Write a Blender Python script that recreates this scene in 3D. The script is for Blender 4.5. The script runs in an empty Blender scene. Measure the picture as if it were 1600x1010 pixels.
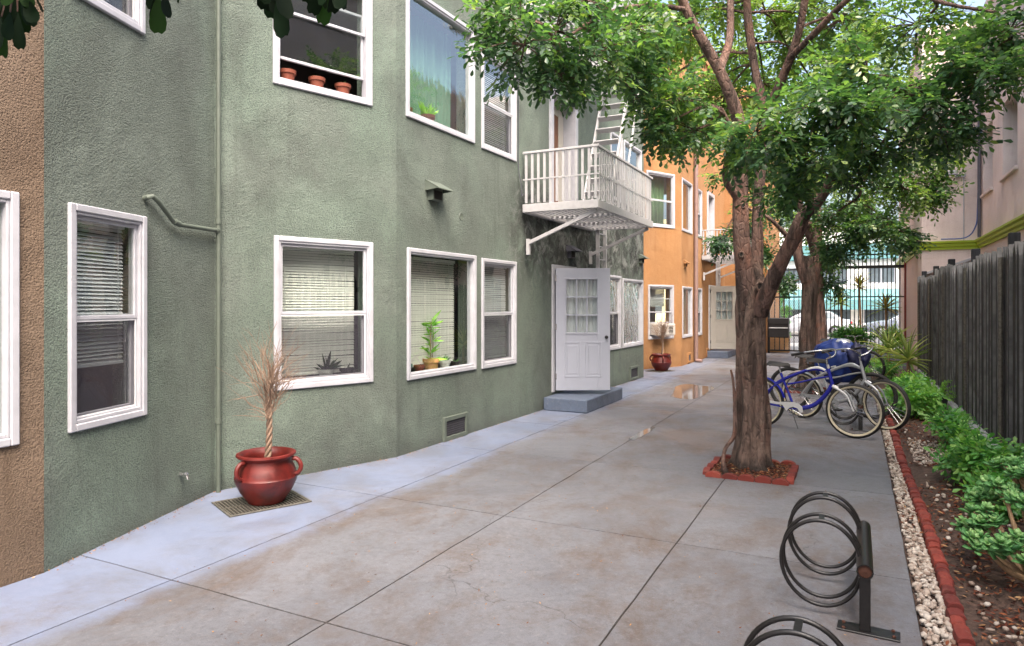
import bpy, bmesh, math, random
import numpy as np
from mathutils import Vector, Matrix, noise

R = random.Random(11)
NP = np.random.RandomState(5)
sc = bpy.context.scene
col = sc.collection
PI = math.pi

# ------------------------------------------------------------------ camera, sky, sun, exposure
FPX, YAW, EYE, HZ = 1063.0, math.atan(538 / 1063.0), 1.7, 475.0     # focal length in photo pixels, heading, eye height, horizon row
cam_d = bpy.data.cameras.new('camera')
cam = bpy.data.objects.new('camera', cam_d)
col.objects.link(cam)
cam.location = (0, 0, EYE)
cam.rotation_euler = (PI / 2, 0, YAW)
cam_d.sensor_width = 36.0
cam_d.lens = FPX / 1600 * 36.0
cam_d.shift_y = -30.0 / 1600
cam_d.clip_start, cam_d.clip_end = 0.05, 2000
sc.camera = cam

SUN_EL, SUN_AZ = math.radians(56), math.radians(138)     # azimuth from +Y towards +X
world = bpy.data.worlds.new('World')
sc.world = world
world.use_nodes = True
wn = world.node_tree
sky = wn.nodes.new('ShaderNodeTexSky')
sky.sky_type = 'NISHITA'
sky.sun_disc = False
sky.sun_elevation, sky.sun_rotation = SUN_EL, SUN_AZ
sky.air_density, sky.dust_density, sky.ozone_density = 1.0, 8.0, 0.5
wn.links.new(sky.outputs[0], wn.nodes['Background'].inputs[0])
wn.nodes['Background'].inputs[1].default_value = 0.15
sun_d = bpy.data.lights.new('sun', 'SUN')
sun_d.energy, sun_d.angle, sun_d.color = 1.0, math.radians(48), (1.0, 0.96, 0.90)
sun = bpy.data.objects.new('sun', sun_d)
col.objects.link(sun)
sd = Vector((math.sin(SUN_AZ) * math.cos(SUN_EL), math.cos(SUN_AZ) * math.cos(SUN_EL), math.sin(SUN_EL)))
sun.rotation_euler = sd.to_track_quat('Z', 'Y').to_euler()
sun.location = (2, -2, 14)
sc.view_settings.view_transform = 'Standard'
sc.view_settings.look = 'None'
sc.view_settings.gamma = 1.0
sc.view_settings.use_curve_mapping = False
sc.view_settings.exposure = 2.0
sc.render.engine = 'CYCLES'
sc.cycles.max_bounces = 8
sc.cycles.transparent_max_bounces = 16
sc.cycles.use_denoising = True

SN, CS = math.sin(YAW), math.cos(YAW)
def at(px, py, D):
    """world point seen at photo pixel (px,py) at depth D along the optical axis"""
    u = (px - 800) / FPX * D
    return Vector((-SN * D + CS * u, CS * D + SN * u, EYE + (HZ - py) / FPX * D))

# ------------------------------------------------------------------ materials
def lin(r, g, b):
    f = lambda v: (v / 255 / 12.92) if v / 255 <= 0.04045 else ((v / 255 + 0.055) / 1.055) ** 2.4
    return (f(r), f(g), f(b), 1)

class NT:
    def __init__(s, name):
        s.m = bpy.data.materials.new(name)
        s.m.use_nodes = True
        s.t = s.m.node_tree
        s.b = s.t.nodes['Principled BSDF']
        s.out = s.t.nodes['Material Output']
        s.pos = s.t.nodes.new('ShaderNodeNewGeometry').outputs['Position']
    def n(s, kind, **kw):
        nd = s.t.nodes.new('ShaderNode' + kind)
        for k, v in kw.items():
            setattr(nd, k, v)
        return nd
    def l(s, a, b):
        s.t.links.new(a, b)
    def noise(s, scale, detail=4, rough=0.55, vec=None, dist=0.0):
        nd = s.n('TexNoise')
        nd.inputs['Scale'].default_value = scale
        nd.inputs['Detail'].default_value = detail
        nd.inputs['Roughness'].default_value = rough
        nd.inputs['Distortion'].default_value = dist
        s.l(vec if vec is not None else s.pos, nd.inputs['Vector'])
        return nd.outputs[0]
    def stretch(s, x, y, z):
        nd = s.n('Mapping')
        nd.inputs['Scale'].default_value = (x, y, z)
        s.l(s.pos, nd.inputs['Vector'])
        return nd.outputs[0]
    def ramp(s, fac, a, b, ca=(0, 0, 0, 1), cb=(1, 1, 1, 1)):
        nd = s.n('ValToRGB')
        e = nd.color_ramp.elements
        e[0].position, e[0].color = a, ca
        e[1].position, e[1].color = b, cb
        s.l(fac, nd.inputs[0])
        return nd.outputs[0]
    def mix(s, fac, a, b, blend='MIX'):
        nd = s.n('Mix', data_type='RGBA', blend_type=blend)
        for sock, v in ((nd.inputs[0], fac), (nd.inputs[6], a), (nd.inputs[7], b)):
            if hasattr(v, 'is_linked') or hasattr(v, 'links'):
                s.l(v, sock)
            else:
                sock.default_value = v
        return nd.outputs[2]
    def math(s, op, a, b=0.0):
        nd = s.n('Math', operation=op)
        for sock, v in ((nd.inputs[0], a), (nd.inputs[1], b)):
            if hasattr(v, 'links'):
                s.l(v, sock)
            else:
                sock.default_value = v
        return nd.outputs[0]
    def bump(s, h, strength=0.4, dist=0.01, prev=None):
        nd = s.n('Bump')
        nd.inputs['Strength'].default_value = strength
        nd.inputs['Distance'].default_value = dist
        s.l(h, nd.inputs['Height'])
        if prev is not None:
            s.l(prev, nd.inputs['Normal'])
        return nd.outputs[0]
    def base(s, c):
        if hasattr(c, 'links'):
            s.l(c, s.b.inputs['Base Color'])
        else:
            s.b.inputs['Base Color'].default_value = c
    def rough(s, v):
        if hasattr(v, 'links'):
            s.l(v, s.b.inputs['Roughness'])
        else:
            s.b.inputs['Roughness'].default_value = v
    def normal(s, v):
        s.l(v, s.b.inputs['Normal'])

M = {}
def simple(key, c, rough=0.5, metal=0.0, var=0.12, vscale=9.0, bump=0.0, bscale=60, spec=0.5):
    k = NT(key)
    nz = k.noise(vscale, 5, 0.6)
    lo = tuple(max(0, v * (1 - var)) for v in c[:3]) + (1,)
    hi = tuple(min(1, v * (1 + var)) for v in c[:3]) + (1,)
    k.base(k.ramp(nz, 0.3, 0.7, lo, hi))
    k.rough(rough)
    k.b.inputs['Metallic'].default_value = metal
    k.b.inputs['Specular IOR Level'].default_value = spec
    if bump:
        k.normal(k.bump(k.noise(bscale, 4, 0.6), bump, 0.01))
    M[key] = k.m
    return k.m

def stucco(key, c_main, c_alt, c_dirt, dirt=0.5, grime=None):
    k = NT(key)
    big = k.noise(0.55, 5, 0.6, dist=0.4)
    c = k.mix(k.ramp(big, 0.42, 0.60), c_main, c_alt)
    d2 = k.noise(1.3, 8, 0.72, vec=k.stretch(1, 1, 0.55), dist=0.5)
    df = k.math('MULTIPLY', k.ramp(d2, 0.47, 0.75), dirt)
    c = k.mix(df, c, c_dirt)
    sx = k.n('SeparateXYZ')
    k.l(k.pos, sx.inputs[0])
    drip = k.noise(7, 6, 0.7, vec=k.stretch(1, 1, 0.06))
    c = k.mix(k.math('MULTIPLY', k.math('MULTIPLY', k.ramp(drip, 0.52, 0.66), k.ramp(k.noise(0.8, 4, 0.6), 0.42, 0.56)), 0.36), c, c_dirt)
    # splash-back dirt, a ragged band along the foot of the wall
    foot = k.math('ADD', sx.outputs[2], k.math('MULTIPLY', k.noise(2.2, 8, 0.75), -0.34))
    c = k.mix(k.math('MULTIPLY', k.ramp(k.math('ADD', foot, 0.3), 0.06, 0.30, (1, 1, 1, 1), (0, 0, 0, 1)), 0.7), c, c_dirt)
    if grime:                                   # soot and rust weeping, mottled
        y0, y1, z0, z1 = grime
        my = k.math('MULTIPLY', k.ramp(k.math('DIVIDE', sx.outputs[1], 20.0), (y0 - 0.8) / 20, y0 / 20), k.ramp(k.math('DIVIDE', sx.outputs[1], 20.0), y1 / 20, (y1 + 0.5) / 20, (1, 1, 1, 1), (0, 0, 0, 1)))
        mz = k.math('MULTIPLY', k.ramp(k.math('DIVIDE', sx.outputs[2], 10.0), z0 / 10, (z0 + 0.7) / 10), k.ramp(k.math('DIVIDE', sx.outputs[2], 10.0), z1 / 10, (z1 + 0.5) / 10, (1, 1, 1, 1), (0, 0, 0, 1)))
        g = k.noise(2.4, 9, 0.75, dist=0.8)
        gm = k.math('MULTIPLY', k.math('MULTIPLY', my, mz), k.ramp(g, 0.36, 0.54))
        c = k.mix(k.math('MULTIPLY', gm, 0.92), c, lin(48, 48, 47))
        g2 = k.noise(3.7, 9, 0.75, dist=0.6)
        gm2 = k.math('MULTIPLY', k.math('MULTIPLY', my, mz), k.ramp(g2, 0.49, 0.60))
        c = k.mix(k.math('MULTIPLY', gm2, 0.7), c, lin(150, 153, 149))
    fine = k.noise(92, 3, 0.6)
    c = k.mix(k.math('MULTIPLY', k.ramp(fine, 0.54, 0.36), 0.5), c, c_dirt)
    k.base(c)
    k.rough(0.85)
    k.b.inputs['Specular IOR Level'].default_value = 0.25
    med = k.noise(46, 2, 0.5)
    tr = k.noise(5, 3, 0.5)
    n1 = k.bump(tr, 0.35, 0.05)
    n2 = k.bump(med, 0.35, 0.022, n1)
    patch = k.ramp(k.noise(1.1, 4, 0.6, dist=0.4), 0.36, 0.62, (0.30, 0.30, 0.30, 1), (1, 1, 1, 1))
    k.normal(k.bump(k.math('MULTIPLY', fine, patch), 1.0, 0.030, n2))
    M[key] = k.m

stucco('green_stucco', lin(109, 118, 110), lin(119, 134, 122), lin(78, 82, 78), 0.6, (9.4, 15.4, 1.8, 3.4))
stucco('brown_stucco', lin(116, 99, 84), lin(126, 109, 94), lin(88, 72, 58), 0.5)
stucco('orange_stucco', lin(166, 123, 82), lin(174, 133, 94), lin(146, 100, 62), 0.45)
stucco('peach_stucco', lin(224, 206, 197), lin(228, 212, 204), lin(208, 188, 178), 0.3)

def concrete(key, c1, c2, stain, blot, stain_amt, wet=True, sky_tint=None):
    k = NT(key)
    big = k.noise(0.6, 6, 0.62, dist=0.3)
    c = k.mix(k.ramp(big, 0.35, 0.65), c1, c2)
    st = k.noise(1.0, 14, 0.8, vec=k.stretch(1.2, 0.75, 1), dist=0.25)
    sf = k.math('MULTIPLY', k.ramp(st, 0.47, 0.62), stain_amt)
    c = k.mix(sf, c, stain)
    st2 = k.noise(3.2, 12, 0.82, dist=0.1)
    c = k.mix(k.math('MULTIPLY', k.ramp(st2, 0.55, 0.74), 0.5 * stain_amt), c, blot)
    sp = k.noise(140, 3, 0.7)
    c = k.mix(k.math('MULTIPLY', k.ramp(sp, 0.54, 0.68), 0.5), c, blot)
    sp2 = k.noise(9, 10, 0.8)
    c = k.mix(k.math('MULTIPLY', k.ramp(sp2, 0.5, 0.75), 0.22), c, lin(146, 145, 149))
    mott = k.noise(20, 8, 0.8)
    c = k.mix(k.math('MULTIPLY', k.ramp(mott, 0.48, 0.66), 0.4), c, blot)
    c = k.mix(k.math('MULTIPLY', k.ramp(k.noise(31, 6, 0.75), 0.56, 0.7), 0.4), c, lin(150, 150, 153))
    grit = k.noise(420, 2, 0.6)
    c = k.mix(k.math('MULTIPLY', k.ramp(grit, 0.52, 0.66), 0.6), c, blot)
    if sky_tint:                                   # bluish sky reflection put into the colour along the wall, patchy, ragged edge
        sx = k.n('SeparateXYZ')
        k.l(k.pos, sx.inputs[0])
        edge = k.math('ADD', sx.outputs[0], k.math('MULTIPLY', k.math('SUBTRACT', k.noise(1.4, 9, 0.72), 0.5), 0.75))
        pf = k.ramp(k.math('ADD', edge, 4.2), 0.44, 0.62, (1, 1, 1, 1), (0, 0, 0, 1))
        uneven = k.ramp(k.noise(1.9, 10, 0.75, dist=0.3), 0.36, 0.56, (0.35, 0.35, 0.35, 1), (1, 1, 1, 1))
        far = k.ramp(k.math('DIVIDE', sx.outputs[1], 30.0), 0.45, 0.75, (1, 1, 1, 1), (0.3, 0.3, 0.3, 1))
        c = k.mix(k.math('MULTIPLY', k.math('MULTIPLY', pf, uneven), far), c, sky_tint)
    vr = k.n('TexVoronoi', feature='DISTANCE_TO_EDGE')
    vr.inputs['Scale'].default_value = 0.42
    wv = k.n('VectorMath', operation='ADD')
    nzv = k.n('TexNoise')
    nzv.inputs['Scale'].default_value = 2.2
    nzv.inputs['Detail'].default_value = 8
    k.l(k.pos, nzv.inputs['Vector'])
    k.l(k.pos, wv.inputs[0]); k.l(nzv.outputs[1], wv.inputs[1])
    k.l(wv.outputs[0], vr.inputs['Vector'])
    crk = k.math('MULTIPLY', k.ramp(vr.outputs['Distance'], 0.0, 0.0035, (1, 1, 1, 1), (0, 0, 0, 1)), k.ramp(k.noise(0.7, 3, 0.5), 0.5, 0.56))
    c = k.mix(k.math('MULTIPLY', crk, 0.6), c, lin(48, 42, 40))
    oi = k.n('ObjectInfo')
    tone = k.n('Mix', data_type='RGBA', blend_type='MULTIPLY')
    tone.inputs[0].default_value = 1.0
    k.l(c, tone.inputs[6])
    k.l(k.ramp(oi.outputs['Random'], 0, 1, (0.9, 0.9, 0.9, 1), (1, 1, 1, 1)), tone.inputs[7])
    k.base(tone.outputs[2])
    if wet:
        w = k.noise(0.8, 5, 0.6, dist=0.6)
        k.rough(k.ramp(w, 0.4, 0.62, (0.42, 0.42, 0.42, 1), (0.8, 0.8, 0.8, 1)))
    else:
        k.rough(0.8)
    h = k.noise(95, 5, 0.7)
    n1 = k.bump(k.noise(3.0, 4, 0.6), 0.22, 0.02)
    k.normal(k.bump(h, 0.28, 0.006, n1))
    M[key] = k.m
concrete('concrete', lin(117, 119, 126), lin(104, 106, 113), lin(94, 81, 73), lin(66, 59, 55), 0.85, True, lin(112, 121, 143))
concrete('step_blue', lin(96, 108, 130), lin(88, 100, 120), lin(80, 86, 100), lin(64, 70, 80), 0.5)
concrete('pale_concrete', lin(196, 194, 192), lin(186, 184, 182), lin(160, 154, 148), lin(140, 134, 130), 0.4, False)
simple('joint_dirt', lin(40, 35, 32), 0.95, var=0.3, vscale=30)
simple('asphalt', lin(86, 86, 88), 0.9, var=0.2, vscale=3, bump=0.3, bscale=90)

simple('white_trim', lin(170, 170, 177), 0.42, var=0.10, vscale=7, bump=0.04, bscale=30)
simple('white_metal', lin(166, 165, 167), 0.5, var=0.08, vscale=16, bump=0.06, bscale=70)
simple('white_door', lin(160, 163, 175), 0.4, var=0.03, vscale=5)
simple('cream_door', lin(170, 165, 157), 0.45, var=0.04, vscale=5)
simple('door_brown', lin(110, 72, 48), 0.45, var=0.2, vscale=7)
simple('blind_white', lin(232, 230, 224), 0.6, var=0.05, vscale=3)
simple('blind_grey', lin(205, 206, 210), 0.6, var=0.05, vscale=3)
simple('interior', lin(150, 144, 138), 0.9, var=0.1, vscale=2)
simple('interior_dark', lin(92, 90, 94), 0.9, var=0.1, vscale=2)
simple('void', lin(40, 38, 36), 0.95, var=0.1)
simple('curtain', lin(104, 142, 124), 0.85, var=0.12, vscale=3)  # teal green stands in for foliage reflected in the upper window
simple('shade_green', lin(118, 150, 112), 0.85, var=0.05, vscale=3)
simple('black_iron', lin(24, 22, 22), 0.38, var=0.35, vscale=30, bump=0.1, bscale=80)
simple('rust', lin(74, 44, 32), 0.85, var=0.3, vscale=40, bump=0.3, bscale=90)
simple('grate_metal', lin(112, 108, 100), 0.5, metal=0.6, var=0.35, vscale=30)
simple('pipe_green', lin(86, 94, 85), 0.6, var=0.12, vscale=12, bump=0.1, bscale=50)
simple('pipe_brown', lin(128, 104, 98), 0.5, var=0.1, vscale=10)
simple('pipe_dark', lin(70, 70, 78), 0.5, var=0.15, vscale=20)
simple('cable_blue', lin(60, 84, 140), 0.45, var=0.1)
simple('olive_trim', lin(150, 170, 30), 0.55, var=0.1, vscale=4, bump=0.05)
simple('terracotta', lin(118, 60, 42), 0.75, var=0.12, vscale=20, bump=0.1)
simple('ceramic_white', lin(206, 206, 200), 0.3, var=0.03)
simple('ceramic_teal', lin(54, 104, 100), 0.3, var=0.1)
simple('dark_plastic', lin(40, 38, 42), 0.5, var=0.1)
simple('wood_pot', lin(186, 142, 92), 0.7, var=0.2, vscale=25)
simple('soil', lin(74, 57, 48), 0.95, var=0.6, vscale=26, bump=1.0, bscale=55)
simple('mulch', lin(142, 66, 44), 0.9, var=0.45, vscale=40)
simple('chrome', lin(190, 190, 192), 0.25, metal=0.9, var=0.05)
simple('tyre', lin(30, 29, 29), 0.75, var=0.2, vscale=40)
simple('whitewall', lin(190, 180, 156), 0.6, var=0.06, vscale=20)
simple('bike_blue', lin(32, 38, 142), 0.25, var=0.08)
simple('bike_silver', lin(176, 178, 182), 0.3, metal=0.5, var=0.06)
simple('bike_black', lin(36, 34, 36), 0.35, var=0.15)
simple('bike_white', lin(196, 196, 198), 0.3, var=0.03)
simple('bike_red', lin(120, 36, 34), 0.35, var=0.1)
simple('saddle', lin(22, 20, 20), 0.6, var=0.2, vscale=30)
simple('jacket', lin(18, 46, 112), 0.55, var=0.2, vscale=6, bump=0.25, bscale=24)
simple('jacket_navy', lin(22, 26, 62), 0.6, var=0.2, vscale=8)
simple('gate_red', lin(120, 52, 44), 0.55, var=0.15, vscale=10)
simple('car_white', lin(176, 178, 184), 0.2, var=0.02)
simple('car_silver', lin(132, 140, 152), 0.22, metal=0.3, var=0.02)
simple('far_white', lin(238, 236, 230), 0.85, var=0.03, vscale=1)
simple('far_yellow', lin(236, 222, 176), 0.85, var=0.03, vscale=1)
simple('far_teal', lin(92, 138, 142), 0.7, var=0.08, vscale=2)
simple('red_lamp', lin(170, 30, 28), 0.3, var=0.02)
simple('far_glass', lin(96, 106, 112), 0.12, var=0.2, vscale=2)
simple('box_black', lin(34, 32, 34), 0.45, var=0.15, vscale=10)
simple('ac_white', lin(184, 180, 174), 0.5, var=0.04)
simple('twig_tan', lin(128, 106, 90), 0.8, var=0.2, vscale=30)
simple('stem_green', lin(92, 118, 60), 0.6, var=0.15)
simple('stem_tan', lin(150, 122, 92), 0.8, var=0.25, vscale=30, bump=0.2)

def pot_red():
    k = NT('pot_red')
    nz = k.noise(6, 6, 0.65, dist=0.6)
    c = k.ramp(nz, 0.35, 0.68, lin(62, 13, 11), lin(104, 26, 19))
    band = k.noise(22, 6, 0.7, vec=k.stretch(1, 1, 3))
    c = k.mix(k.math('MULTIPLY', k.ramp(band, 0.6, 0.75), 0.3), c, lin(140, 66, 40))
    k.base(c)
    k.rough(k.ramp(nz, 0.3, 0.7, (0.32,) * 3 + (1,), (0.6,) * 3 + (1,)))
    k.normal(k.bump(k.noise(30, 4, 0.6), 0.12, 0.008))
    M['pot_red'] = k.m
pot_red()

def brick_mat():
    k = NT('brick_red')
    oi = k.n('ObjectInfo')
    c = k.ramp(oi.outputs['Random'], 0.0, 1.0, lin(92, 32, 27), lin(132, 54, 42))
    c = k.mix(k.math('MULTIPLY', k.ramp(k.noise(26, 6, 0.7), 0.5, 0.72), 0.45), c, lin(78, 44, 38))
    c = k.mix(k.math('MULTIPLY', k.ramp(k.noise(9, 7, 0.75), 0.56, 0.72), 0.4), c, lin(150, 116, 102))
    k.base(c)
    k.rough(0.85)
    k.normal(k.bump(k.noise(70, 5, 0.7), 0.5, 0.006))
    M['brick_red'] = k.m
brick_mat()

def fence_mat():
    k = NT('fence_wood')
    oi = k.n('ObjectInfo')
    g = k.noise(30, 6, 0.7, vec=k.stretch(1.6, 1.6, 0.06))
    c = k.ramp(g, 0.32, 0.72, lin(10, 11, 14), lin(52, 54, 60))
    c = k.mix(k.math('MULTIPLY', k.ramp(k.noise(3, 7, 0.7, vec=k.stretch(3, 3, 0.4)), 0.55, 0.7), 0.4), c, lin(100, 98, 96))
    tone = k.n('Mix', data_type='RGBA', blend_type='MULTIPLY')
    tone.inputs[0].default_value = 1.0
    k.l(c, tone.inputs[6])
    k.l(k.ramp(oi.outputs['Random'], 0, 1, (0.45, 0.45, 0.46, 1), (1, 1, 1, 1)), tone.inputs[7])
    k.base(tone.outputs[2])
    k.rough(0.7)
    k.normal(k.bump(g, 0.45, 0.006))
    M['fence_wood'] = k.m
fence_mat()
simple('fence_lit_edge', lin(112, 111, 110), 0.8, var=0.5, vscale=5, bump=0.3, bscale=60)  # paler picket edges: the light they catch is put into the colour

def bark(key, c1, c2, c3):
    k = NT(key)
    v = k.stretch(1, 1, 0.28)
    g = k.noise(16, 8, 0.7, vec=v, dist=0.6)
    c = k.ramp(g, 0.3, 0.7, c1, c2)
    p = k.noise(4, 6, 0.65, dist=0.5)
    c = k.mix(k.math('MULTIPLY', k.ramp(p, 0.5, 0.68), 0.7), c, c3)
    c = k.mix(k.math('MULTIPLY', k.ramp(k.noise(9, 6, 0.7), 0.62, 0.7), 0.8), c, lin(44, 32, 28))
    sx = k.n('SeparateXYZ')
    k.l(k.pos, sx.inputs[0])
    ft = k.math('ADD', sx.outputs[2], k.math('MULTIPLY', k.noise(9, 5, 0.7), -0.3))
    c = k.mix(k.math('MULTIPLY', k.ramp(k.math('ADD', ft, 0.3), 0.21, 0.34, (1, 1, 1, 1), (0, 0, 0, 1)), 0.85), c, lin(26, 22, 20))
    crack = k.noise(11, 3, 0.5, vec=k.stretch(1, 1, 0.12), dist=0.3)
    c = k.mix(k.math('MULTIPLY', k.ramp(crack, 0.40, 0.47, (1, 1, 1, 1), (0, 0, 0, 1)), 0.7), c, lin(40, 31, 28))
    k.base(c)
    k.rough(0.85)
    vb = k.n('TexVoronoi', feature='DISTANCE_TO_EDGE')
    vb.inputs['Scale'].default_value = 22
    k.l(k.stretch(1, 1, 0.42), vb.inputs['Vector'])
    n00 = k.bump(k.ramp(vb.outputs['Distance'], 0.0, 0.12), 0.5, 0.02)
    n0 = k.bump(crack, 0.8, 0.05, n00)
    n1 = k.bump(k.noise(7, 5, 0.6, vec=v), 0.9, 0.06, n0)
    k.normal(k.bump(g, 0.8, 0.02, n1))
    M[key] = k.m
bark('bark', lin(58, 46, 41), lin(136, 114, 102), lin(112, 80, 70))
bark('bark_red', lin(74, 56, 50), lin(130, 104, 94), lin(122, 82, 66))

def leafmat(key, stops, trans=0.35, rough=0.42, spec=0.5):
    k = NT(key)
    a = k.n('Attribute', attribute_name='tone')
    nd = k.n('ValToRGB')
    cr = nd.color_ramp
    while len(cr.elements) < len(stops):
        cr.elements.new(0.5)
    for e, (p, c) in zip(cr.elements, stops):
        e.position, e.color = p, c
    k.l(a.outputs['Fac'], nd.inputs[0])
    k.base(nd.outputs[0])
    k.rough(rough)
    k.b.inputs['Specular IOR Level'].default_value = spec
    tr = k.n('BsdfTranslucent')
    br = k.mix(1.0, nd.outputs[0], (1.5, 1.7, 0.7, 1), 'MULTIPLY')
    k.l(br, tr.inputs[0])
    ms = k.n('MixShader')
    ms.inputs[0].default_value = trans
    k.l(k.b.outputs[0], ms.inputs[1])
    k.l(tr.outputs[0], ms.inputs[2])
    k.l(ms.outputs[0], k.out.inputs[0])
    M[key] = k.m
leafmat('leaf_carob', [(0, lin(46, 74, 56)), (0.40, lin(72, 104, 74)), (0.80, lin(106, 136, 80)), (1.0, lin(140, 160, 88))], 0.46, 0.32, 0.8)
leafmat('leaf_dark', [(0, lin(14, 26, 16)), (0.6, lin(20, 40, 22)), (1.0, lin(44, 74, 30))], 0.25, 0.7, 0.15)
leafmat('leaf_bush', [(0, lin(58, 106, 58)), (0.5, lin(90, 148, 76)), (1.0, lin(146, 186, 100))], 0.4)
leafmat('leaf_jade', [(0, lin(64, 116, 66)), (0.5, lin(104, 158, 90)), (1.0, lin(164, 198, 130))], 0.25, 0.48)
leafmat('leaf_yucca', [(0, lin(84, 112, 60)), (0.5, lin(140, 158, 84)), (1.0, lin(196, 200, 136))], 0.25, 0.45)
leafmat('leaf_rust', [(0, lin(120, 90, 40)), (0.5, lin(150, 130, 60)), (1.0, lin(130, 150, 70))], 0.25, 0.5)
leafmat('leaf_fresh', [(0, lin(70, 130, 44)), (0.5, lin(120, 180, 60)), (1.0, lin(170, 212, 90))], 0.4, 0.4)
leafmat('pebble', [(0, lin(116, 94, 80)), (0.4, lin(160, 146, 134)), (1.0, lin(192, 184, 174))], 0.0, 0.75, 0.3)
leafmat('litter', [(0, lin(50, 30, 24)), (0.5, lin(92, 48, 36)), (0.85, lin(128, 76, 50)), (1.0, lin(168, 138, 100))], 0.0, 0.85, 0.2)
leafmat('litter_tan', [(0, lin(96, 60, 40)), (0.5, lin(140, 96, 62)), (1.0, lin(186, 150, 104))], 0.0, 0.85, 0.2)

def glass(key, tint=(0.85, 0.9, 0.88, 1), boost=0.10, wavy=0.0):
    k = NT(key)
    lw = k.n('LayerWeight')
    lw.inputs['Blend'].default_value = 0.5
    fr = k.math('ADD', k.math('MULTIPLY', k.math('POWER', lw.outputs['Facing'], 4.5), 0.9), 0.07)
    gl = k.n('BsdfGlossy')
    gl.inputs['Roughness'].default_value = 0.015
    gl.inputs[0].default_value = (0.95, 0.98, 0.97, 1)
    tr = k.n('BsdfTransparent')
    tr.inputs[0].default_value = tint
    if wavy:
        bn = k.bump(k.noise(5.5, 2, 0.5, vec=k.stretch(1.2, 1.6, 0.8), dist=1.2), wavy, 0.05)
        k.l(bn, gl.inputs['Normal'])
    f = k.math('MINIMUM', k.math('ADD', fr, boost), 1.0)
    ms = k.n('MixShader')
    k.l(f, ms.inputs[0])
    k.l(tr.outputs[0], ms.inputs[1])
    k.l(gl.outputs[0], ms.inputs[2])
    k.l(ms.outputs[0], k.out.inputs[0])
    M[key] = k.m
glass('glass')
glass('glass_film', (0.4, 0.43, 0.42, 1), 0.72, 0.55)
glass('glass_tree', (0.8, 0.88, 0.84, 1), 0.16, 0.03)
def screen_mat():
    k = NT('insect_screen')
    tr = k.n('BsdfTransparent')
    df = k.n('BsdfDiffuse')
    df.inputs[0].default_value = lin(72, 70, 78)
    ms = k.n('MixShader')
    ms.inputs[0].default_value = 0.42
    k.l(tr.outputs[0], ms.inputs[1])
    k.l(df.outputs[0], ms.inputs[2])
    k.l(ms.outputs[0], k.out.inputs[0])
    M['insect_screen'] = k.m
screen_mat()
def water_mat():
    k = NT('puddle_water')
    k.base(lin(96, 90, 88))
    k.rough(0.06)
    k.b.inputs['Specular IOR Level'].default_value = 0.5
    k.normal(k.bump(k.noise(14, 2, 0.5), 0.01, 0.01))
    M['puddle_water'] = k.m
water_mat()
def lamp_mat():
    k = NT('lamp_glow')
    k.b.inputs['Emission Color'].default_value = (1.0, 0.5, 0.2, 1)
    k.b.inputs['Emission Strength'].default_value = 3.0
    M['lamp_glow'] = k.m
lamp_mat()

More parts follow.
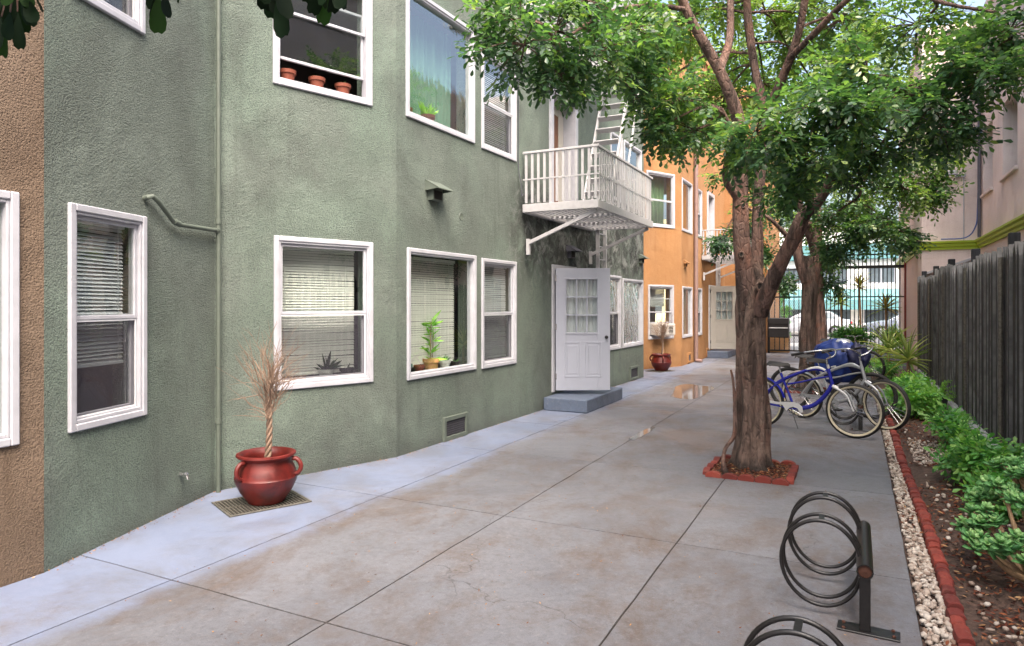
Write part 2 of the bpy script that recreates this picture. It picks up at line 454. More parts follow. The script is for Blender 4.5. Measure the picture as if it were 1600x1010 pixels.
# ------------------------------------------------------------------ mesh helpers
class MB:
    def __init__(s):
        s.v, s.f = [], []
    def add(s, vs, fs):
        o = len(s.v)
        s.v += [tuple(p) for p in vs]
        s.f += [tuple(i + o for i in f) for f in fs]
        return s
    def box(s, x0, x1, y0, y1, z0, z1):
        return s.add([(x0, y0, z0), (x1, y0, z0), (x1, y1, z0), (x0, y1, z0), (x0, y0, z1), (x1, y0, z1), (x1, y1, z1), (x0, y1, z1)],
                     [(0, 3, 2, 1), (4, 5, 6, 7), (0, 1, 5, 4), (1, 2, 6, 5), (2, 3, 7, 6), (3, 0, 4, 7)])
    def bbox(s, x0, x1, y0, y1, z0, z1, b=0.005):
        bm = bmesh.new()
        bmesh.ops.create_cube(bm, size=1)
        for v in bm.verts:
            v.co = Vector(((x0 + x1) / 2 + v.co.x * (x1 - x0), (y0 + y1) / 2 + v.co.y * (y1 - y0), (z0 + z1) / 2 + v.co.z * (z1 - z0)))
        bmesh.ops.bevel(bm, geom=list(bm.edges), offset=b, segments=1, affect='EDGES')
        bm.verts.index_update()
        s.add([v.co for v in bm.verts], [[v.index for v in f.verts] for f in bm.faces])
        bm.free()
        return s
    def bar(s, p, q, w, d, up=(0, 0, 1)):
        p, q = Vector(p), Vector(q)
        t = (q - p).normalized()
        a = t.cross(Vector(up))
        if a.length < 1e-4:
            a = t.cross(Vector((1, 0, 0)))
        a.normalize()
        b = a.cross(t).normalized()
        a, b = a * w / 2, b * d / 2
        return s.add([p - a - b, p + a - b, p + a + b, p - a + b, q - a - b, q + a - b, q + a + b, q - a + b],
                     [(0, 3, 2, 1), (4, 5, 6, 7), (0, 1, 5, 4), (1, 2, 6, 5), (2, 3, 7, 6), (3, 0, 4, 7)])
    def tube(s, pts, rad, n=8, closed=False, caps=True, rfun=None):
        pts = [Vector(p) for p in pts]
        m = len(pts)
        if not hasattr(rad, '__len__'):
            rad = [rad] * m
        t0 = (pts[1] - pts[0]).normalized()
        a = t0.cross(Vector((0, 0, 1)))
        if a.length < 1e-3:
            a = Vector((1, 0, 0))
        a.normalize()
        vs, fs = [], []
        for i in range(m):
            if closed:
                t = (pts[(i + 1) % m] - pts[i - 1]).normalized()
            else:
                t = (pts[min(i + 1, m - 1)] - pts[max(i - 1, 0)]).normalized()
            a = (a - t * a.dot(t))
            if a.length < 1e-5:
                a = t.orthogonal()
            a.normalize()
            b = t.cross(a)
            for j in range(n):
                an = 2 * PI * j / n
                r = rad[i] * (rfun(i, an, pts[i]) if rfun else 1)
                vs.append(pts[i] + a * math.cos(an) * r + b * math.sin(an) * r)
        for i in range(m if closed else m - 1):
            for j in range(n):
                k, k2 = i * n, ((i + 1) % m) * n
                fs.append((k + j, k + (j + 1) % n, k2 + (j + 1) % n, k2 + j))
        if caps and not closed:
            fs.append(tuple(range(n - 1, -1, -1)))
            fs.append(tuple((m - 1) * n + j for j in range(n)))
        return s.add(vs, fs)
    def lathe(s, prof, n=20, c=(0, 0, 0), axis='z'):
        vs, fs = [], []
        for (r, z) in prof:
            for j in range(n):
                a = 2 * PI * j / n
                p = (r * math.cos(a), r * math.sin(a), z)
                if axis == 'y':
                    p = (p[0], p[2], p[1])
                vs.append((c[0] + p[0], c[1] + p[1], c[2] + p[2]))
        for i in range(len(prof) - 1):
            for j in range(n):
                f = (i * n + j, i * n + (j + 1) % n, (i + 1) * n + (j + 1) % n, (i + 1) * n + j)
                fs.append(f if axis == 'z' else f[::-1])
        if prof[0][0] > 1e-4:
            fs.append(tuple(range(n))[::-1] if axis == 'z' else tuple(range(n)))
        if prof[-1][0] > 1e-4:
            k = (len(prof) - 1) * n
            fs.append(tuple(k + j for j in range(n)) if axis == 'z' else tuple(k + j for j in range(n))[::-1])
        return s.add(vs, fs)
    def prism(s, poly, y0, y1):
        """polygon in (x,z) extruded along y"""
        n = len(poly)
        vs = [(x, y0, z) for x, z in poly] + [(x, y1, z) for x, z in poly]
        fs = [tuple(range(n)), tuple(range(2 * n - 1, n - 1, -1))]
        for i in range(n):
            j = (i + 1) % n
            fs.append((i, i + n, j + n, j))
        return s.add(vs, fs)
    def mesh(s, name, smooth=None):
        me = bpy.data.meshes.new(name)
        me.from_pydata(s.v, [], s.f)
        me.update()
        bm = bmesh.new()
        bm.from_mesh(me)
        bmesh.ops.recalc_face_normals(bm, faces=bm.faces)
        bm.to_mesh(me)
        bm.free()
        if smooth is not None:
            me.shade_smooth()
            me.set_sharp_from_angle(angle=math.radians(smooth))
        return me

WM = {}
def put(name, me, mat=None, parent=None, W=None, L=None):
    if mat is not None and me is not None and not me.materials:
        me.materials.append(M[mat] if isinstance(mat, str) else mat)
    o = bpy.data.objects.new(name, me)
    col.objects.link(o)
    if parent is not None:
        o.parent = parent
        if W is None:
            W = WM[parent.name] @ (L if L is not None else Matrix())
        o.matrix_basis = WM[parent.name].inverted() @ W
    else:
        W = W if W is not None else (L if L is not None else Matrix())
        o.matrix_basis = W
    WM[o.name] = W.copy()
    if parent is not None and name in FINE:
        o['kind'] = 'stuff'
    return o
def part(name, mb, mat, parent, W=None, L=None, smooth=None):
    return put(name, mb.mesh(name, smooth), mat, parent, W, L)
def wpart(name, mb, mat, parent, smooth=None):
    """part whose mesh was written in world coordinates"""
    return put(name, mb.mesh(name, smooth), mat, parent, Matrix())
FINE = {'crown', 'twigs', 'foliage', 'spokes', 'wire_mesh', 'dry_twigs', 'vent_mesh', 'blind', 'fronds', 'stems', 'leaves'}
def tag(o, label, cat, group=None):
    o['label'], o['category'] = label, cat
    if group:
        o['group'] = group
    return o
def thing(name, label, cat, loc=(0, 0, 0), rz=0.0, group=None):
    o = put(name, None, None, None, Matrix.Translation(Vector(loc)) @ Matrix.Rotation(rz, 4, 'Z'))
    return tag(o, label, cat, group)
def struct(name, mb, mat, smooth=None):
    o = put(name, mb.mesh(name, smooth), mat)
    o['kind'] = 'structure'
    return o
def clone(o, parent=None, W=None, label=None):
    c = o.copy()
    col.objects.link(c)
    if parent is not None:
        c.parent = parent
        W = WM[parent.name] @ o.matrix_basis
    else:
        c.matrix_basis = W
    WM[c.name] = W.copy()
    if label:
        c['label'] = label
    for ch in [x for x in list(o.children)]:
        clone(ch, c)
    return c
def smoothpts(pts, rad=None, k=4):
    """Catmull-Rom through the points"""
    pts = [Vector(p) for p in pts]
    P = [pts[0] * 2 - pts[1]] + pts + [pts[-1] * 2 - pts[-2]]
    out, ro = [], []
    for i in range(1, len(P) - 2):
        for j in range(k):
            t = j / k
            a, b, c, d = P[i - 1], P[i], P[i + 1], P[i + 2]
            out.append(0.5 * ((2 * b) + (c - a) * t + (2 * a - 5 * b + 4 * c - d) * t * t + (3 * b - a - 3 * c + d) * t ** 3))
            if rad:
                ro.append(rad[i - 1] * (1 - t) + rad[i] * t)
    out.append(pts[-1])
    if rad:
        ro.append(rad[-1])
        return out, ro
    return out

# ------------------------------------------------------------------ leaves in bulk
LEAF_HEX = np.array([(0, 0, 0), (0.34, 0.30, 0.10), (0.72, 0.46, 0.13), (1.0, 0.06, 0.02), (0.72, -0.46, 0.13), (0.34, -0.30, 0.10)])
LEAF_POINT = np.array([(0, 0, 0), (0.28, 0.36, 0.08), (0.62, 0.34, 0.08), (1.0, 0.0, -0.04), (0.62, -0.34, 0.08), (0.28, -0.36, 0.08)])
def leafmesh(name, base, d, nrm, ln, wd, tone, shape=LEAF_HEX):
    base, d, nrm = np.asarray(base, float), np.asarray(d, float), np.asarray(nrm, float)
    N = len(base)
    d = d / (np.linalg.norm(d, axis=1, keepdims=True) + 1e-9)
    s = np.cross(nrm, d)
    s /= (np.linalg.norm(s, axis=1, keepdims=True) + 1e-9)
    n = np.cross(d, s)
    ln, wd, tone = np.broadcast_to(ln, N), np.broadcast_to(wd, N), np.clip(np.broadcast_to(tone, N), 0, 1)
    v = (base[:, None, :] + d[:, None, :] * (shape[None, :, 0] * ln[:, None])[:, :, None]
         + s[:, None, :] * (shape[None, :, 1] * wd[:, None])[:, :, None] + n[:, None, :] * (shape[None, :, 2] * wd[:, None])[:, :, None])
    idx = (np.arange(N) * 6)[:, None, None] + np.array([[0, 1, 2, 3], [0, 3, 4, 5]])[None]
    return bulk(name, v.reshape(-1, 3), idx.reshape(-1, 4), np.repeat(tone, 6))
def bulk(name, v, f, tone, smooth=False):
    me = bpy.data.meshes.new(name)
    f = np.asarray(f, np.int32)
    k = f.shape[1]
    me.vertices.add(len(v))
    me.vertices.foreach_set('co', np.ascontiguousarray(v, np.float32).ravel())
    me.loops.add(f.size)
    me.loops.foreach_set('vertex_index', f.ravel())
    me.polygons.add(len(f))
    me.polygons.foreach_set('loop_start', np.arange(len(f), dtype=np.int32) * k)
    me.update(calc_edges=True)
    at_ = me.attributes.new('tone', 'FLOAT', 'POINT')
    at_.data.foreach_set('value', np.ascontiguousarray(tone, np.float32))
    if smooth:
        me.shade_smooth()
    me.validate()
    return me
def unit(n):
    v = NP.normal(size=(n, 3))
    return v / np.linalg.norm(v, axis=1, keepdims=True)

class Crown:
    """compound leaves on drooping twigs"""
    def __init__(s):
        s.b, s.d, s.n, s.l, s.w, s.t = [], [], [], [], [], []
        s.tw = MB()
    def compound(s, p, d, size, tone, pairs=4, droop=0.35):
        d = Vector(d).normalized()
        side = d.cross(Vector((R.uniform(-.35, .35), R.uniform(-.35, .35), 1)))
        if side.length < 1e-3:
            side = Vector((1, 0, 0))
        side.normalize()
        nrm = side.cross(d).normalized()
        step = size * 0.62
        q = Vector(p)
        for i in range(pairs + 1):
            dd = (d + Vector((0, 0, -droop * i / pairs))).normalized()
            if i < pairs:
                for sg in (-1, 1):
                    ld = (dd * 0.55 + side * sg * 0.85 + Vector((R.uniform(-.25, .25), R.uniform(-.25, .25), R.uniform(-.3, .15)))).normalized()
                    s._leaf(q, ld, nrm, size * R.uniform(0.8, 1.12), tone)
            else:
                s._leaf(q, dd, nrm, size, tone)
            q = q + dd * step
    def _leaf(s, q, d, nrm, ln, tone):
        s.b.append(tuple(q)); s.d.append(tuple(d))
        s.n.append((nrm.x + R.gauss(0, .28), nrm.y + R.gauss(0, .28), nrm.z + R.gauss(0, .28)))
        s.l.append(ln); s.w.append(ln * R.uniform(0.46, 0.60)); s.t.append(tone + R.gauss(0, 0.20))
    def clump(s, c, r, anchor, nsub=16, nleaf=6, size=0.06, tone=0.5, pairs=4, br=0.02):
        c, anchor = Vector(c), Vector(anchor)
        hub = c + (anchor - c) * 0.25
        mid = (anchor + hub) / 2 + Vector((R.uniform(-.1, .1), R.uniform(-.1, .1), 0.12 * (anchor - hub).length))
        pts, rad = smoothpts([anchor, mid, hub], [br, br * .8, br * .6], 4)
        s.tw.tube(pts, rad, 5, caps=False)
        rv = Vector(r) if hasattr(r, '__len__') else Vector((r, r, r * 0.72))
        for _ in range(nsub):
            u = Vector(tuple(unit(1)[0]))
            u.z = u.z * 0.9 + 0.05
            k = R.uniform(0.55, 1.05)
            tip = c + Vector((u.x * rv.x * k, u.y * rv.y * k, u.z * rv.z * k))
            tip.z -= 0.10 * rv.x
            m1 = hub.lerp(tip, 0.5) + Vector((R.uniform(-.05, .05), R.uniform(-.05, .05), 0.10 * (tip - hub).length))
            pts = smoothpts([hub, m1, tip], None, 3)
            L = len(pts)
            s.tw.tube(pts, [br * .42 * (1 - .75 * i / (L - 1)) for i in range(L)], 4, caps=False)
            tn = tone + R.gauss(0, .13)
            az = R.uniform(0, 6)
            for i in range(nleaf):
                f = 0.28 + 0.72 * (i + R.random() * .6) / nleaf
                x = min(f, 1.0) * (L - 1)
                a = int(min(x, L - 2))
                p = pts[a].lerp(pts[a + 1], min(x - a, 1))
                t = (pts[a + 1] - pts[a]).normalized()
                az += 2.4
                o = t.orthogonal().normalized()
                o.rotate(Matrix.Rotation(az, 3, t))
                d = t * 0.6 + o * 0.8 + Vector((0, 0, -0.12))
                s.compound(p, d, size * R.uniform(.8, 1.15), tn, pairs)
    def build(s, parent, mat):
        me = leafmesh('crown', s.b, s.d, s.n, np.array(s.l), np.array(s.w), np.array(s.t))
        me.materials.append(M[mat])
        o = put('crown', me, None, parent, Matrix())
        t = wpart('twigs', s.tw, 'bark_red', parent, 60)
        return o, t

# ------------------------------------------------------------------ ground, pavement, street
struct('ground', MB().add([(-300, -120, -0.16), (300, -120, -0.16), (300, 500, -0.16), (-300, 500, -0.16)], [(0, 1, 2, 3)]), 'asphalt')
pave = struct('pavement', MB().add([(-6.2, -5, -0.004), (0.296, -5, -0.004), (0.296, 29.48, -0.004), (-6.2, 29.48, -0.004)], [(0, 1, 2, 3)]), 'joint_dirt')
def slab(x0, x1, y0, y1, mat):
    """one concrete bay with worn, wandering arrises and a tooled edge"""
    gp = 0.0055
    x0, x1, y0, y1 = x0 + gp, x1 - gp, y0 + gp, y1 - gp
    n = max(4, int((y1 - y0) / 0.25)); m = max(4, int((x1 - x0) / 0.25))
    ring = []
    for i in range(m):
        ring.append((x0 + (x1 - x0) * i / m, y0))
    for i in range(n):
        ring.append((x1, y0 + (y1 - y0) * i / n))
    for i in range(m):
        ring.append((x1 - (x1 - x0) * i / m, y1))
    for i in range(n):
        ring.append((x0, y1 - (y1 - y0) * i / n))
    w = lambda x, y, k: noise.noise(Vector((x * 3.1 + k, y * 3.1, k))) * 0.006 + noise.noise(Vector((x * 14 + k, y * 14, k))) * 0.0025
    top = [(x + w(x, y, 1), y + w(x, y, 5), 0.0) for x, y in ring]
    cx, cy = (x0 + x1) / 2, (y0 + y1) / 2
    inn = [(x + (0.001 if x < cx else -0.001) * (1 if abs(x - x0) < .001 or abs(x - x1) < .001 else 0), y + (0.001 if y < cy else -0.001) * (1 if abs(y - y0) < .001 or abs(y - y1) < .001 else 0), 0.0) for x, y, z in top]
    N = len(ring)
    vs = [(x, y, -0.15) for x, y, z in top] + [(x, y, -0.001) for x, y, z in top] + inn
    fs = []
    for i in range(N):
        j = (i + 1) % N
        fs += [(i, j, N + j, N + i), (N + i, N + j, 2 * N + j, 2 * N + i)]
    fs.append(tuple(range(2 * N, 3 * N)))
    mb = MB().add(vs, fs)
    wpart('paving_slab', mb, mat, pave)
rowsY = [-5, -1.3, 0.75, 2.79, 4.84, 6.93, 8.78, 10.75, 12.7, 14.7, 16.7, 18.7, 20.7, 22.7, 25.0, 27.3, 29.5]
for a, b in zip(rowsY[:-1], rowsY[1:]):
    slab(-6.1, -3.76, a, b, 'concrete')
    slab(-3.76, -2.52, a, b, 'concrete')
    if b < 7.0:
        slab(-2.52, -1.14, a, b, 'concrete')
        slab(-1.14, 0.30, a, b, 'concrete')
for a, b in zip([6.93, 10.75, 14.7, 18.7, 22.7, 25.0, 27.3], [10.75, 14.7, 18.7, 22.7, 25.0, 27.3, 29.5]):
    slab(-2.52, 0.30, a, b, 'concrete')

# planting bed soil
def bed():
    vs, fs = [], []
    xs = [0.30, 0.34, 0.40, 0.46] + [0.52 + 0.08 * i for i in range(16)]
    ys = [-3 + 0.1 * i for i in range(230)]
    for y in ys:
        for x in xs:
            h = -0.03 if x < 0.5 else 0.0 + 0.05 * noise.noise(Vector((x * 2.2, y * 2.2, 3))) + 0.02 * noise.noise(Vector((x * 9, y * 9, 8))) + 0.05 * min(1, (x - 0.5))
            vs.append((x + (0.002 if x == .30 else 0), y, h))
    n = len(xs)
    for i in range(len(ys) - 1):
        for j in range(n - 1):
            fs.append((i * n + j, i * n + j + 1, (i + 1) * n + j + 1, (i + 1) * n + j))
    return MB().add(vs, fs)
struct('garden_bed_ground', bed(), 'soil', 60)

# street beyond the gate
struct('far_pavement', MB().box(-60, 60, 29.62, 32.2, -0.3, -0.02), 'pale_concrete')
struct('road', MB().add([(-80, 32.2, -0.14), (80, 32.2, -0.14), (80, 44, -0.14), (-80, 44, -0.14)], [(0, 1, 2, 3)]), 'asphalt')
struct('road_kerb', MB().box(-60, 60, 44.0, 44.25, -0.3, 0.0), 'pale_concrete')
struct('opposite_pavement', MB().box(-60, 60, 44.25, 47, -0.3, -0.01), 'pale_concrete')

# puddles
def puddle(name, poly):
    pts = smoothpts(poly + [poly[0]], None, 5)[:-1]
    vs = []
    for p in pts:
        w = 1 + 0.10 * noise.noise(Vector((p.x * 6, p.y * 6, 2)))
        vs.append((p.x * 1.0 + 0.03 * noise.noise(Vector((p.x * 9, p.y * 9, 0))), p.y + 0.05 * noise.noise(Vector((p.x * 9, p.y * 9, 5))), 0.004))
    o = struct(name, MB().add(vs, [tuple(range(len(vs)))]), 'puddle_water')
    return o
puddle('puddle', [(-3.05, 12.45, 0), (-2.75, 12.2, 0), (-2.56, 12.35, 0), (-2.55, 13.4, 0), (-2.58, 14.2, 0), (-2.85, 14.35, 0), (-3.2, 14.5, 0), (-3.3, 14.0, 0), (-3.15, 13.2, 0)])
puddle('puddle', [(-2.47, 8.2, 0), (-2.44, 8.8, 0), (-2.5, 9.35, 0), (-2.56, 8.75, 0), (-2.56, 8.35, 0)])

# ------------------------------------------------------------------ buildings
def wall_faces(mb, p, q, z0, z1, holes, reveal=0.26):
    ex, ey = q[0] - p[0], q[1] - p[1]
    L = math.hypot(ex, ey)
    ex, ey = ex / L, ey / L
    ix, iy = -ey, ex                                     # inwards
    P = lambda s, z, d=0.0: (p[0] + ex * s + ix * d, p[1] + ey * s + iy * d, z)
    ss = sorted({0.0, L} | {h[0] for h in holes} | {h[1] for h in holes})
    zs = sorted({z0, z1} | {h[2] for h in holes} | {h[3] for h in holes})
    for a, b in zip(ss[:-1], ss[1:]):
        for c, d in zip(zs[:-1], zs[1:]):
            if any(h[0] - 1e-6 <= a and b <= h[1] + 1e-6 and h[2] - 1e-6 <= c and d <= h[3] + 1e-6 for h in holes):
                continue
            mb.add([P(a, c), P(b, c), P(b, d), P(a, d)], [(0, 1, 2, 3)])
    for (a, b, c, d) in holes:
        r = reveal
        for u, v in (((a, c), (b, c)), ((b, c), (b, d)), ((b, d), (a, d)), ((a, d), (a, c))):
            mb.add([P(*u), P(*v), P(*v, r), P(*u, r)], [(0, 1, 2, 3)])
def frame_at(p, q, s, z, d=0.0):
    ex, ey = q[0] - p[0], q[1] - p[1]
    L = math.hypot(ex, ey)
    ex, ey = ex / L, ey / L
    m = Matrix(((ex, -ey, 0, p[0] + ex * s - ey * d), (ey, ex, 0, p[1] + ey * s + ex * d), (0, 0, 1, z), (0, 0, 0, 1)))
    return m
def rect_frame(mb, x0, x1, z0, z1, w, y0, y1, b=0.004, wb=None):
    wb = wb or w
    mb.bbox(x0, x0 + w, y0, y1, z0, z1, b)
    mb.bbox(x1 - w, x1, y0, y1, z0, z1, b)
    mb.bbox(x0 + w, x1 - w, y0, y1, z1 - w, z1, b)
    mb.bbox(x0 + w, x1 - w, y0, y1, z0, z0 + wb, b)
    return mb
def pane_mesh(x0, x1, z0, z1, y):
    return MB().add([(x0, y, z0), (x1, y, z0), (x1, y, z1), (x0, y, z1)], [(0, 1, 2, 3)])
def blind_mesh(x0, x1, z0, z1, y, pitch=0.0255, tilt=66, sag=0.0):
    mb = MB()
    n = int((z1 - z0) / pitch)
    c, s_ = math.cos(math.radians(tilt)) * 0.015, math.sin(math.radians(tilt)) * 0.0145
    for i in range(n):
        z = z1 - (i + 0.6) * pitch
        dz = R.uniform(-.004, .004) + sag * (i / n) ** 2
        k = R.uniform(.85, 1.1)
        mb.add([(x0, y - c, z - s_ * k + dz), (x1, y - c, z - s_ * k - dz), (x1, y + c, z + s_ * k - dz), (x0, y + c, z + s_ * k + dz)], [(0, 1, 2, 3)])
    mb.box(x0, x1, y - .02, y + .02, z1, z1 + .035)
    mb.box(x0, x1, y - .012, y + .012, z0 - .012, z0 + .008)
    for fx in (0.12, 0.88):
        x = x0 + (x1 - x0) * fx
        mb.box(x - .002, x + .002, y - .019, y - .016, z0, z1)
    return mb
def window(b, p, q, s0, s1, z0, z1, kind='hung', blind=None, bz=0.0, screen=True, open_=0.0, gl='glass', upper_gl=None, curtain=False, bmat='blind_white', by=.215):
    W = frame_at(p, q, s0, z0)
    w, h = s1 - s0, z1 - z0
    c = MB()
    rect_frame(c, 0, w, 0, h, 0.050, -0.024, 0.02, 0.007)
    rect_frame(c, 0.050, w - 0.050, 0.050, h - 0.050, 0.020, -0.012, 0.09, 0.004, 0.026)
    win = part('window', c, 'white_trim', b, W)
    a0, a1, c0, c1 = 0.071, w - 0.071, 0.077, h - 0.071
    if kind == 'fixed':
        part('pane', pane_mesh(a0 - .004, a1 + .004, c0 - .006, c1 + .004, 0.04), gl, win)
    else:
        mid = (c0 + c1) / 2
        fw = 0.028
        up = MB()
        rect_frame(up, a0, a1, mid - 0.02, c1, fw, 0.012, 0.040, 0.003)
        s1_ = part('sash', up, 'white_trim', win)
        part('pane', pane_mesh(a0 + fw - .003, a1 - fw + .003, mid + .005, c1 - fw + .003, 0.026), upper_gl or gl, win)
        lo = MB()
        rect_frame(lo, a0 + .002, a1 - .002, c0 + open_, mid + 0.016 + open_, fw, 0.044, 0.072, 0.003)
        part('sash', lo, 'white_trim', win)
        part('pane', pane_mesh(a0 + fw - .003, a1 - fw + .003, c0 + fw - .003 + open_, mid - .009 + open_, 0.058), gl, win)
        if screen:
            sm = MB()
            rect_frame(sm, a0 + .004, a1 - .004, c0 + .002, mid - .022, 0.014, 0.016, 0.026, 0.002)
            sf = part('screen_frame', sm, 'blind_grey', win)
            part('insect_screen', pane_mesh(a0 + .016, a1 - .016, c0 + .015, mid - .035, 0.021), 'insect_screen', win)
    if blind is not None:
        part('blind', blind_mesh(0.10, w - 0.10 - blind, 0.12 + bz, h - 0.11, by, 0.0275, 58), bmat, win)
    if curtain:
        vs, fs = [], []
        n = 90
        for i in range(n + 1):
            x = 0.05 + (w - 0.1) * i / n
            y = 0.34 + 0.03 * math.sin(i * 0.9) + 0.02 * math.sin(i * 0.37 + 1)
            for z in (0.05, h - 0.05):
                vs.append((x, y + (0.02 * math.sin(i * .5) if z < .1 else 0), z))
        for i in range(n):
            fs.append((2 * i, 2 * i + 2, 2 * i + 3, 2 * i + 1))
        part('curtain', MB().add(vs, fs), curtain if isinstance(curtain, str) else 'curtain', win, smooth=80)
    return win
HO = 0.022
def hole(s0, s1, z0, z1):
    return (s0 + HO, s1 - HO, z0 + HO, z1 - HO)
def door_leaf(b, Wm, mat, curtain=True, w=0.90, h=2.02):
    """half-glazed nine-light door: x along the leaf from the hinge, -y is the face we see"""
    mb = MB()
    T = 0.022
    lx0, lx1, lz0, lz1 = 0.17, 0.69, 0.95, 1.84
    mb.bbox(0, lx0, -T, T, 0, h, .003); mb.bbox(lx1, w, -T, T, 0, h, .003)
    mb.bbox(lx0, lx1, -T, T, 0, lz0, .003); mb.bbox(lx0, lx1, -T, T, lz1, h, .003)
    d = part('door', mb, mat, b, Wm)
    fr = rect_frame(MB(), lx0 - .02, lx1 + .02, lz0 - .02, lz1 + .02, 0.026, -T - .012, T + .012, .003)
    part('glazing_frame', fr, mat, d)
    cw, ch = (lx1 - lx0) / 3, (lz1 - lz0) / 3
    for i in (1, 2):
        part('muntin', MB().box(lx0 + cw * i - .011, lx0 + cw * i + .011, -T - .008, T + .004, lz0 + .006, lz1 - .006), mat, d)
        part('muntin', MB().box(lx0 + .006, lx1 - .006, -T - .007, T + .003, lz0 + ch * i - .011, lz0 + ch * i + .011), mat, d)
    for i in range(3):
        for j in range(3):
            part('pane', pane_mesh(lx0 + cw * i + .010, lx0 + cw * (i + 1) - .010, lz0 + ch * j + .010, lz0 + ch * (j + 1) - .010, 0.0), 'glass', d)
    for x0 in (0.14, 0.49):
        pm = MB()
        rect_frame(pm, x0, x0 + .27, .22, .80, .018, -T - .007, -T + .002, .003)
        pm.bbox(x0 + .05, x0 + .22, -T - .006, -T + .002, .27, .75, .005)
        part('panel', pm, mat, d)
    kn = MB().lathe([(0.026, 0), (0.026, 0.008), (0.011, 0.012), (0.011, 0.035), (0.024, 0.042), (0.028, 0.056), (0.02, 0.068), (0.0, 0.070)], 14, axis='y')
    k2 = MB()
    k2.v = [(x, -y - T, z) for x, y, z in kn.v]; k2.f = kn.f
    part('knob', k2, 'black_iron', d, L=Matrix.Translation((w - .065, 0, .88)), smooth=40)
    for z in (.18, 1.0, 1.8):
        part('hinge', MB().box(-.012, .012, -T - .008, -T + .004, z, z + .1), 'chrome', d)
    if curtain:
        vs, fs = [], []
        for i in range(61):
            x = lx0 - .02 + (lx1 - lx0 + .04) * i / 60
            y = T + .035 + .014 * math.sin(i * .75)
            vs += [(x, y, lz0 - .03), (x, y, lz1 + .03)]
        for i in range(60):
            fs.append((2 * i, 2 * i + 2, 2 * i + 3, 2 * i + 1))
        part('curtain', MB().add(vs, fs), 'blind_grey', d, smooth=80)
    return d
def vent_hood(b, Wm, mat, s=1.0):
    mb = MB()
    w, dp, h = .26 * s, .16 * s, .09 * s
    mb.add([(0, 0, h), (w, 0, h), (w, -dp, 0), (0, -dp, 0), (0, 0, h - .012), (w, 0, h - .012), (w, -dp, -.012), (0, -dp, -.012)],
           [(0, 1, 2, 3), (7, 6, 5, 4), (0, 3, 7, 4), (1, 5, 6, 2), (3, 2, 6, 7)])
    mb.add([(0, 0, h), (0, -dp, 0), (0, 0, -.02)], [(0, 1, 2)])
    mb.add([(w, 0, h), (w, -dp, 0), (w, 0, -.02)], [(0, 2, 1)])
    mb.box(.05 * s, w - .05 * s, -.06 * s, 0.01, -.10 * s, h * .6)
    o = part('vent_hood', mb, mat, b, Wm)
    part('vent_opening', MB().box(.065 * s, w - .065 * s, -.062 * s, -.055 * s, -.09 * s, -.01), 'void', o)
    return o
def floor_vent(b, Wm, mat, w=.50, h=.29):
    mb = rect_frame(MB(), 0, w, 0, h, .055, -.028, .04, .006)
    o = part('foundation_vent', mb, mat, b, Wm)
    part('vent_backing', MB().box(.05, w - .05, -.008, -.003, .05, h - .05), 'void', o)
    g = MB()
    for i in range(1, 16):
        x = .055 + (w - .11) * i / 16
        g.box(x - .0018, x + .0018, -.016, -.012, .05, h - .05)
    for i in range(1, 7):
        z = .055 + (h - .11) * i / 7
        g.box(.05, w - .05, -.012, -.009, z - .0018, z + .0018)
    part('vent_mesh', g, 'pipe_dark', o)
    return o
def poly_prism(poly, z0, z1):
    n = len(poly)
    return MB().add([(x, y, z0) for x, y in poly] + [(x, y, z1) for x, y in poly],
                    [tuple(range(n))[::-1], tuple(range(n, 2 * n))] + [(i, (i + 1) % n, (i + 1) % n + n, i + n) for i in range(n)])
def shell(b, line, back, ztop, mat):
    """interior floors, back rooms and roof of one building"""
    inner = [(x - 0.30, y) for x, y in line]
    bx = line[0][0] - 2.3
    poly = inner + [(bx, inner[-1][1]), (bx, inner[0][1])]
    wpart('room_floor', poly_prism(poly, -0.10, 0.12), 'interior', b)
    for z in (2.72, 5.75):
        wpart('room_floor', poly_prism(poly, z, z + .28), 'interior', b)
    y0, y1 = line[0][1], line[-1][1]
    bm = MB()
    bm.box(bx - .1, bx, y0, y1, 0.13, ztop - .3)
    wpart('room_wall', bm, 'interior_dark', b)
    out = [(x + 0.06, y) for x, y in line] + [(back, y1), (back, y0)]
    wpart('roof', poly_prism(out, ztop, ztop + .25), mat, b)
    wpart('rear_wall', MB().box(back, bx - .12, y0 + .004, y1 - .004, 0, ztop - .003), mat, b)

BR = [(-4.44, -5.0), (-4.58, 2.5)]
GA, GB, GC, GD = (-4.58, 2.5), (-5.19, 4.28), (-4.55, 6.15), (-4.40, 15.45)
OA, OB, OC, OD = GD, (-5.10, 16.9), (-4.25, 18.6), (-4.20, 25.1)
ZT = 9.2

# --- brown building at the left edge
brown = thing('apartment_building', 'tan brown stucco wall with a white framed window at the left edge', 'building', (-4.6, -1, 0))
Lb = math.hypot(BR[1][0] - BR[0][0], BR[1][1] - BR[0][1])
bw = [(Lb - 1.75, Lb - 0.15, .84, 2.38), (Lb - 1.75, Lb - 0.15, 3.83, 5.32), (Lb - 4.6, Lb - 3.1, .84, 2.38), (Lb - 4.6, Lb - 3.1, 3.83, 5.32)]
mb = MB()
wall_faces(mb, BR[0], BR[1], -0.1, ZT, [hole(*h) for h in bw])
wpart('wall', mb, 'brown_stucco', brown)
shell(brown, BR, -13, ZT, 'brown_stucco')
for i, h in enumerate(bw):
    window(brown, BR[0], BR[1], *h, kind='fixed', curtain=(i < 2) and 'shade_green', gl='glass')

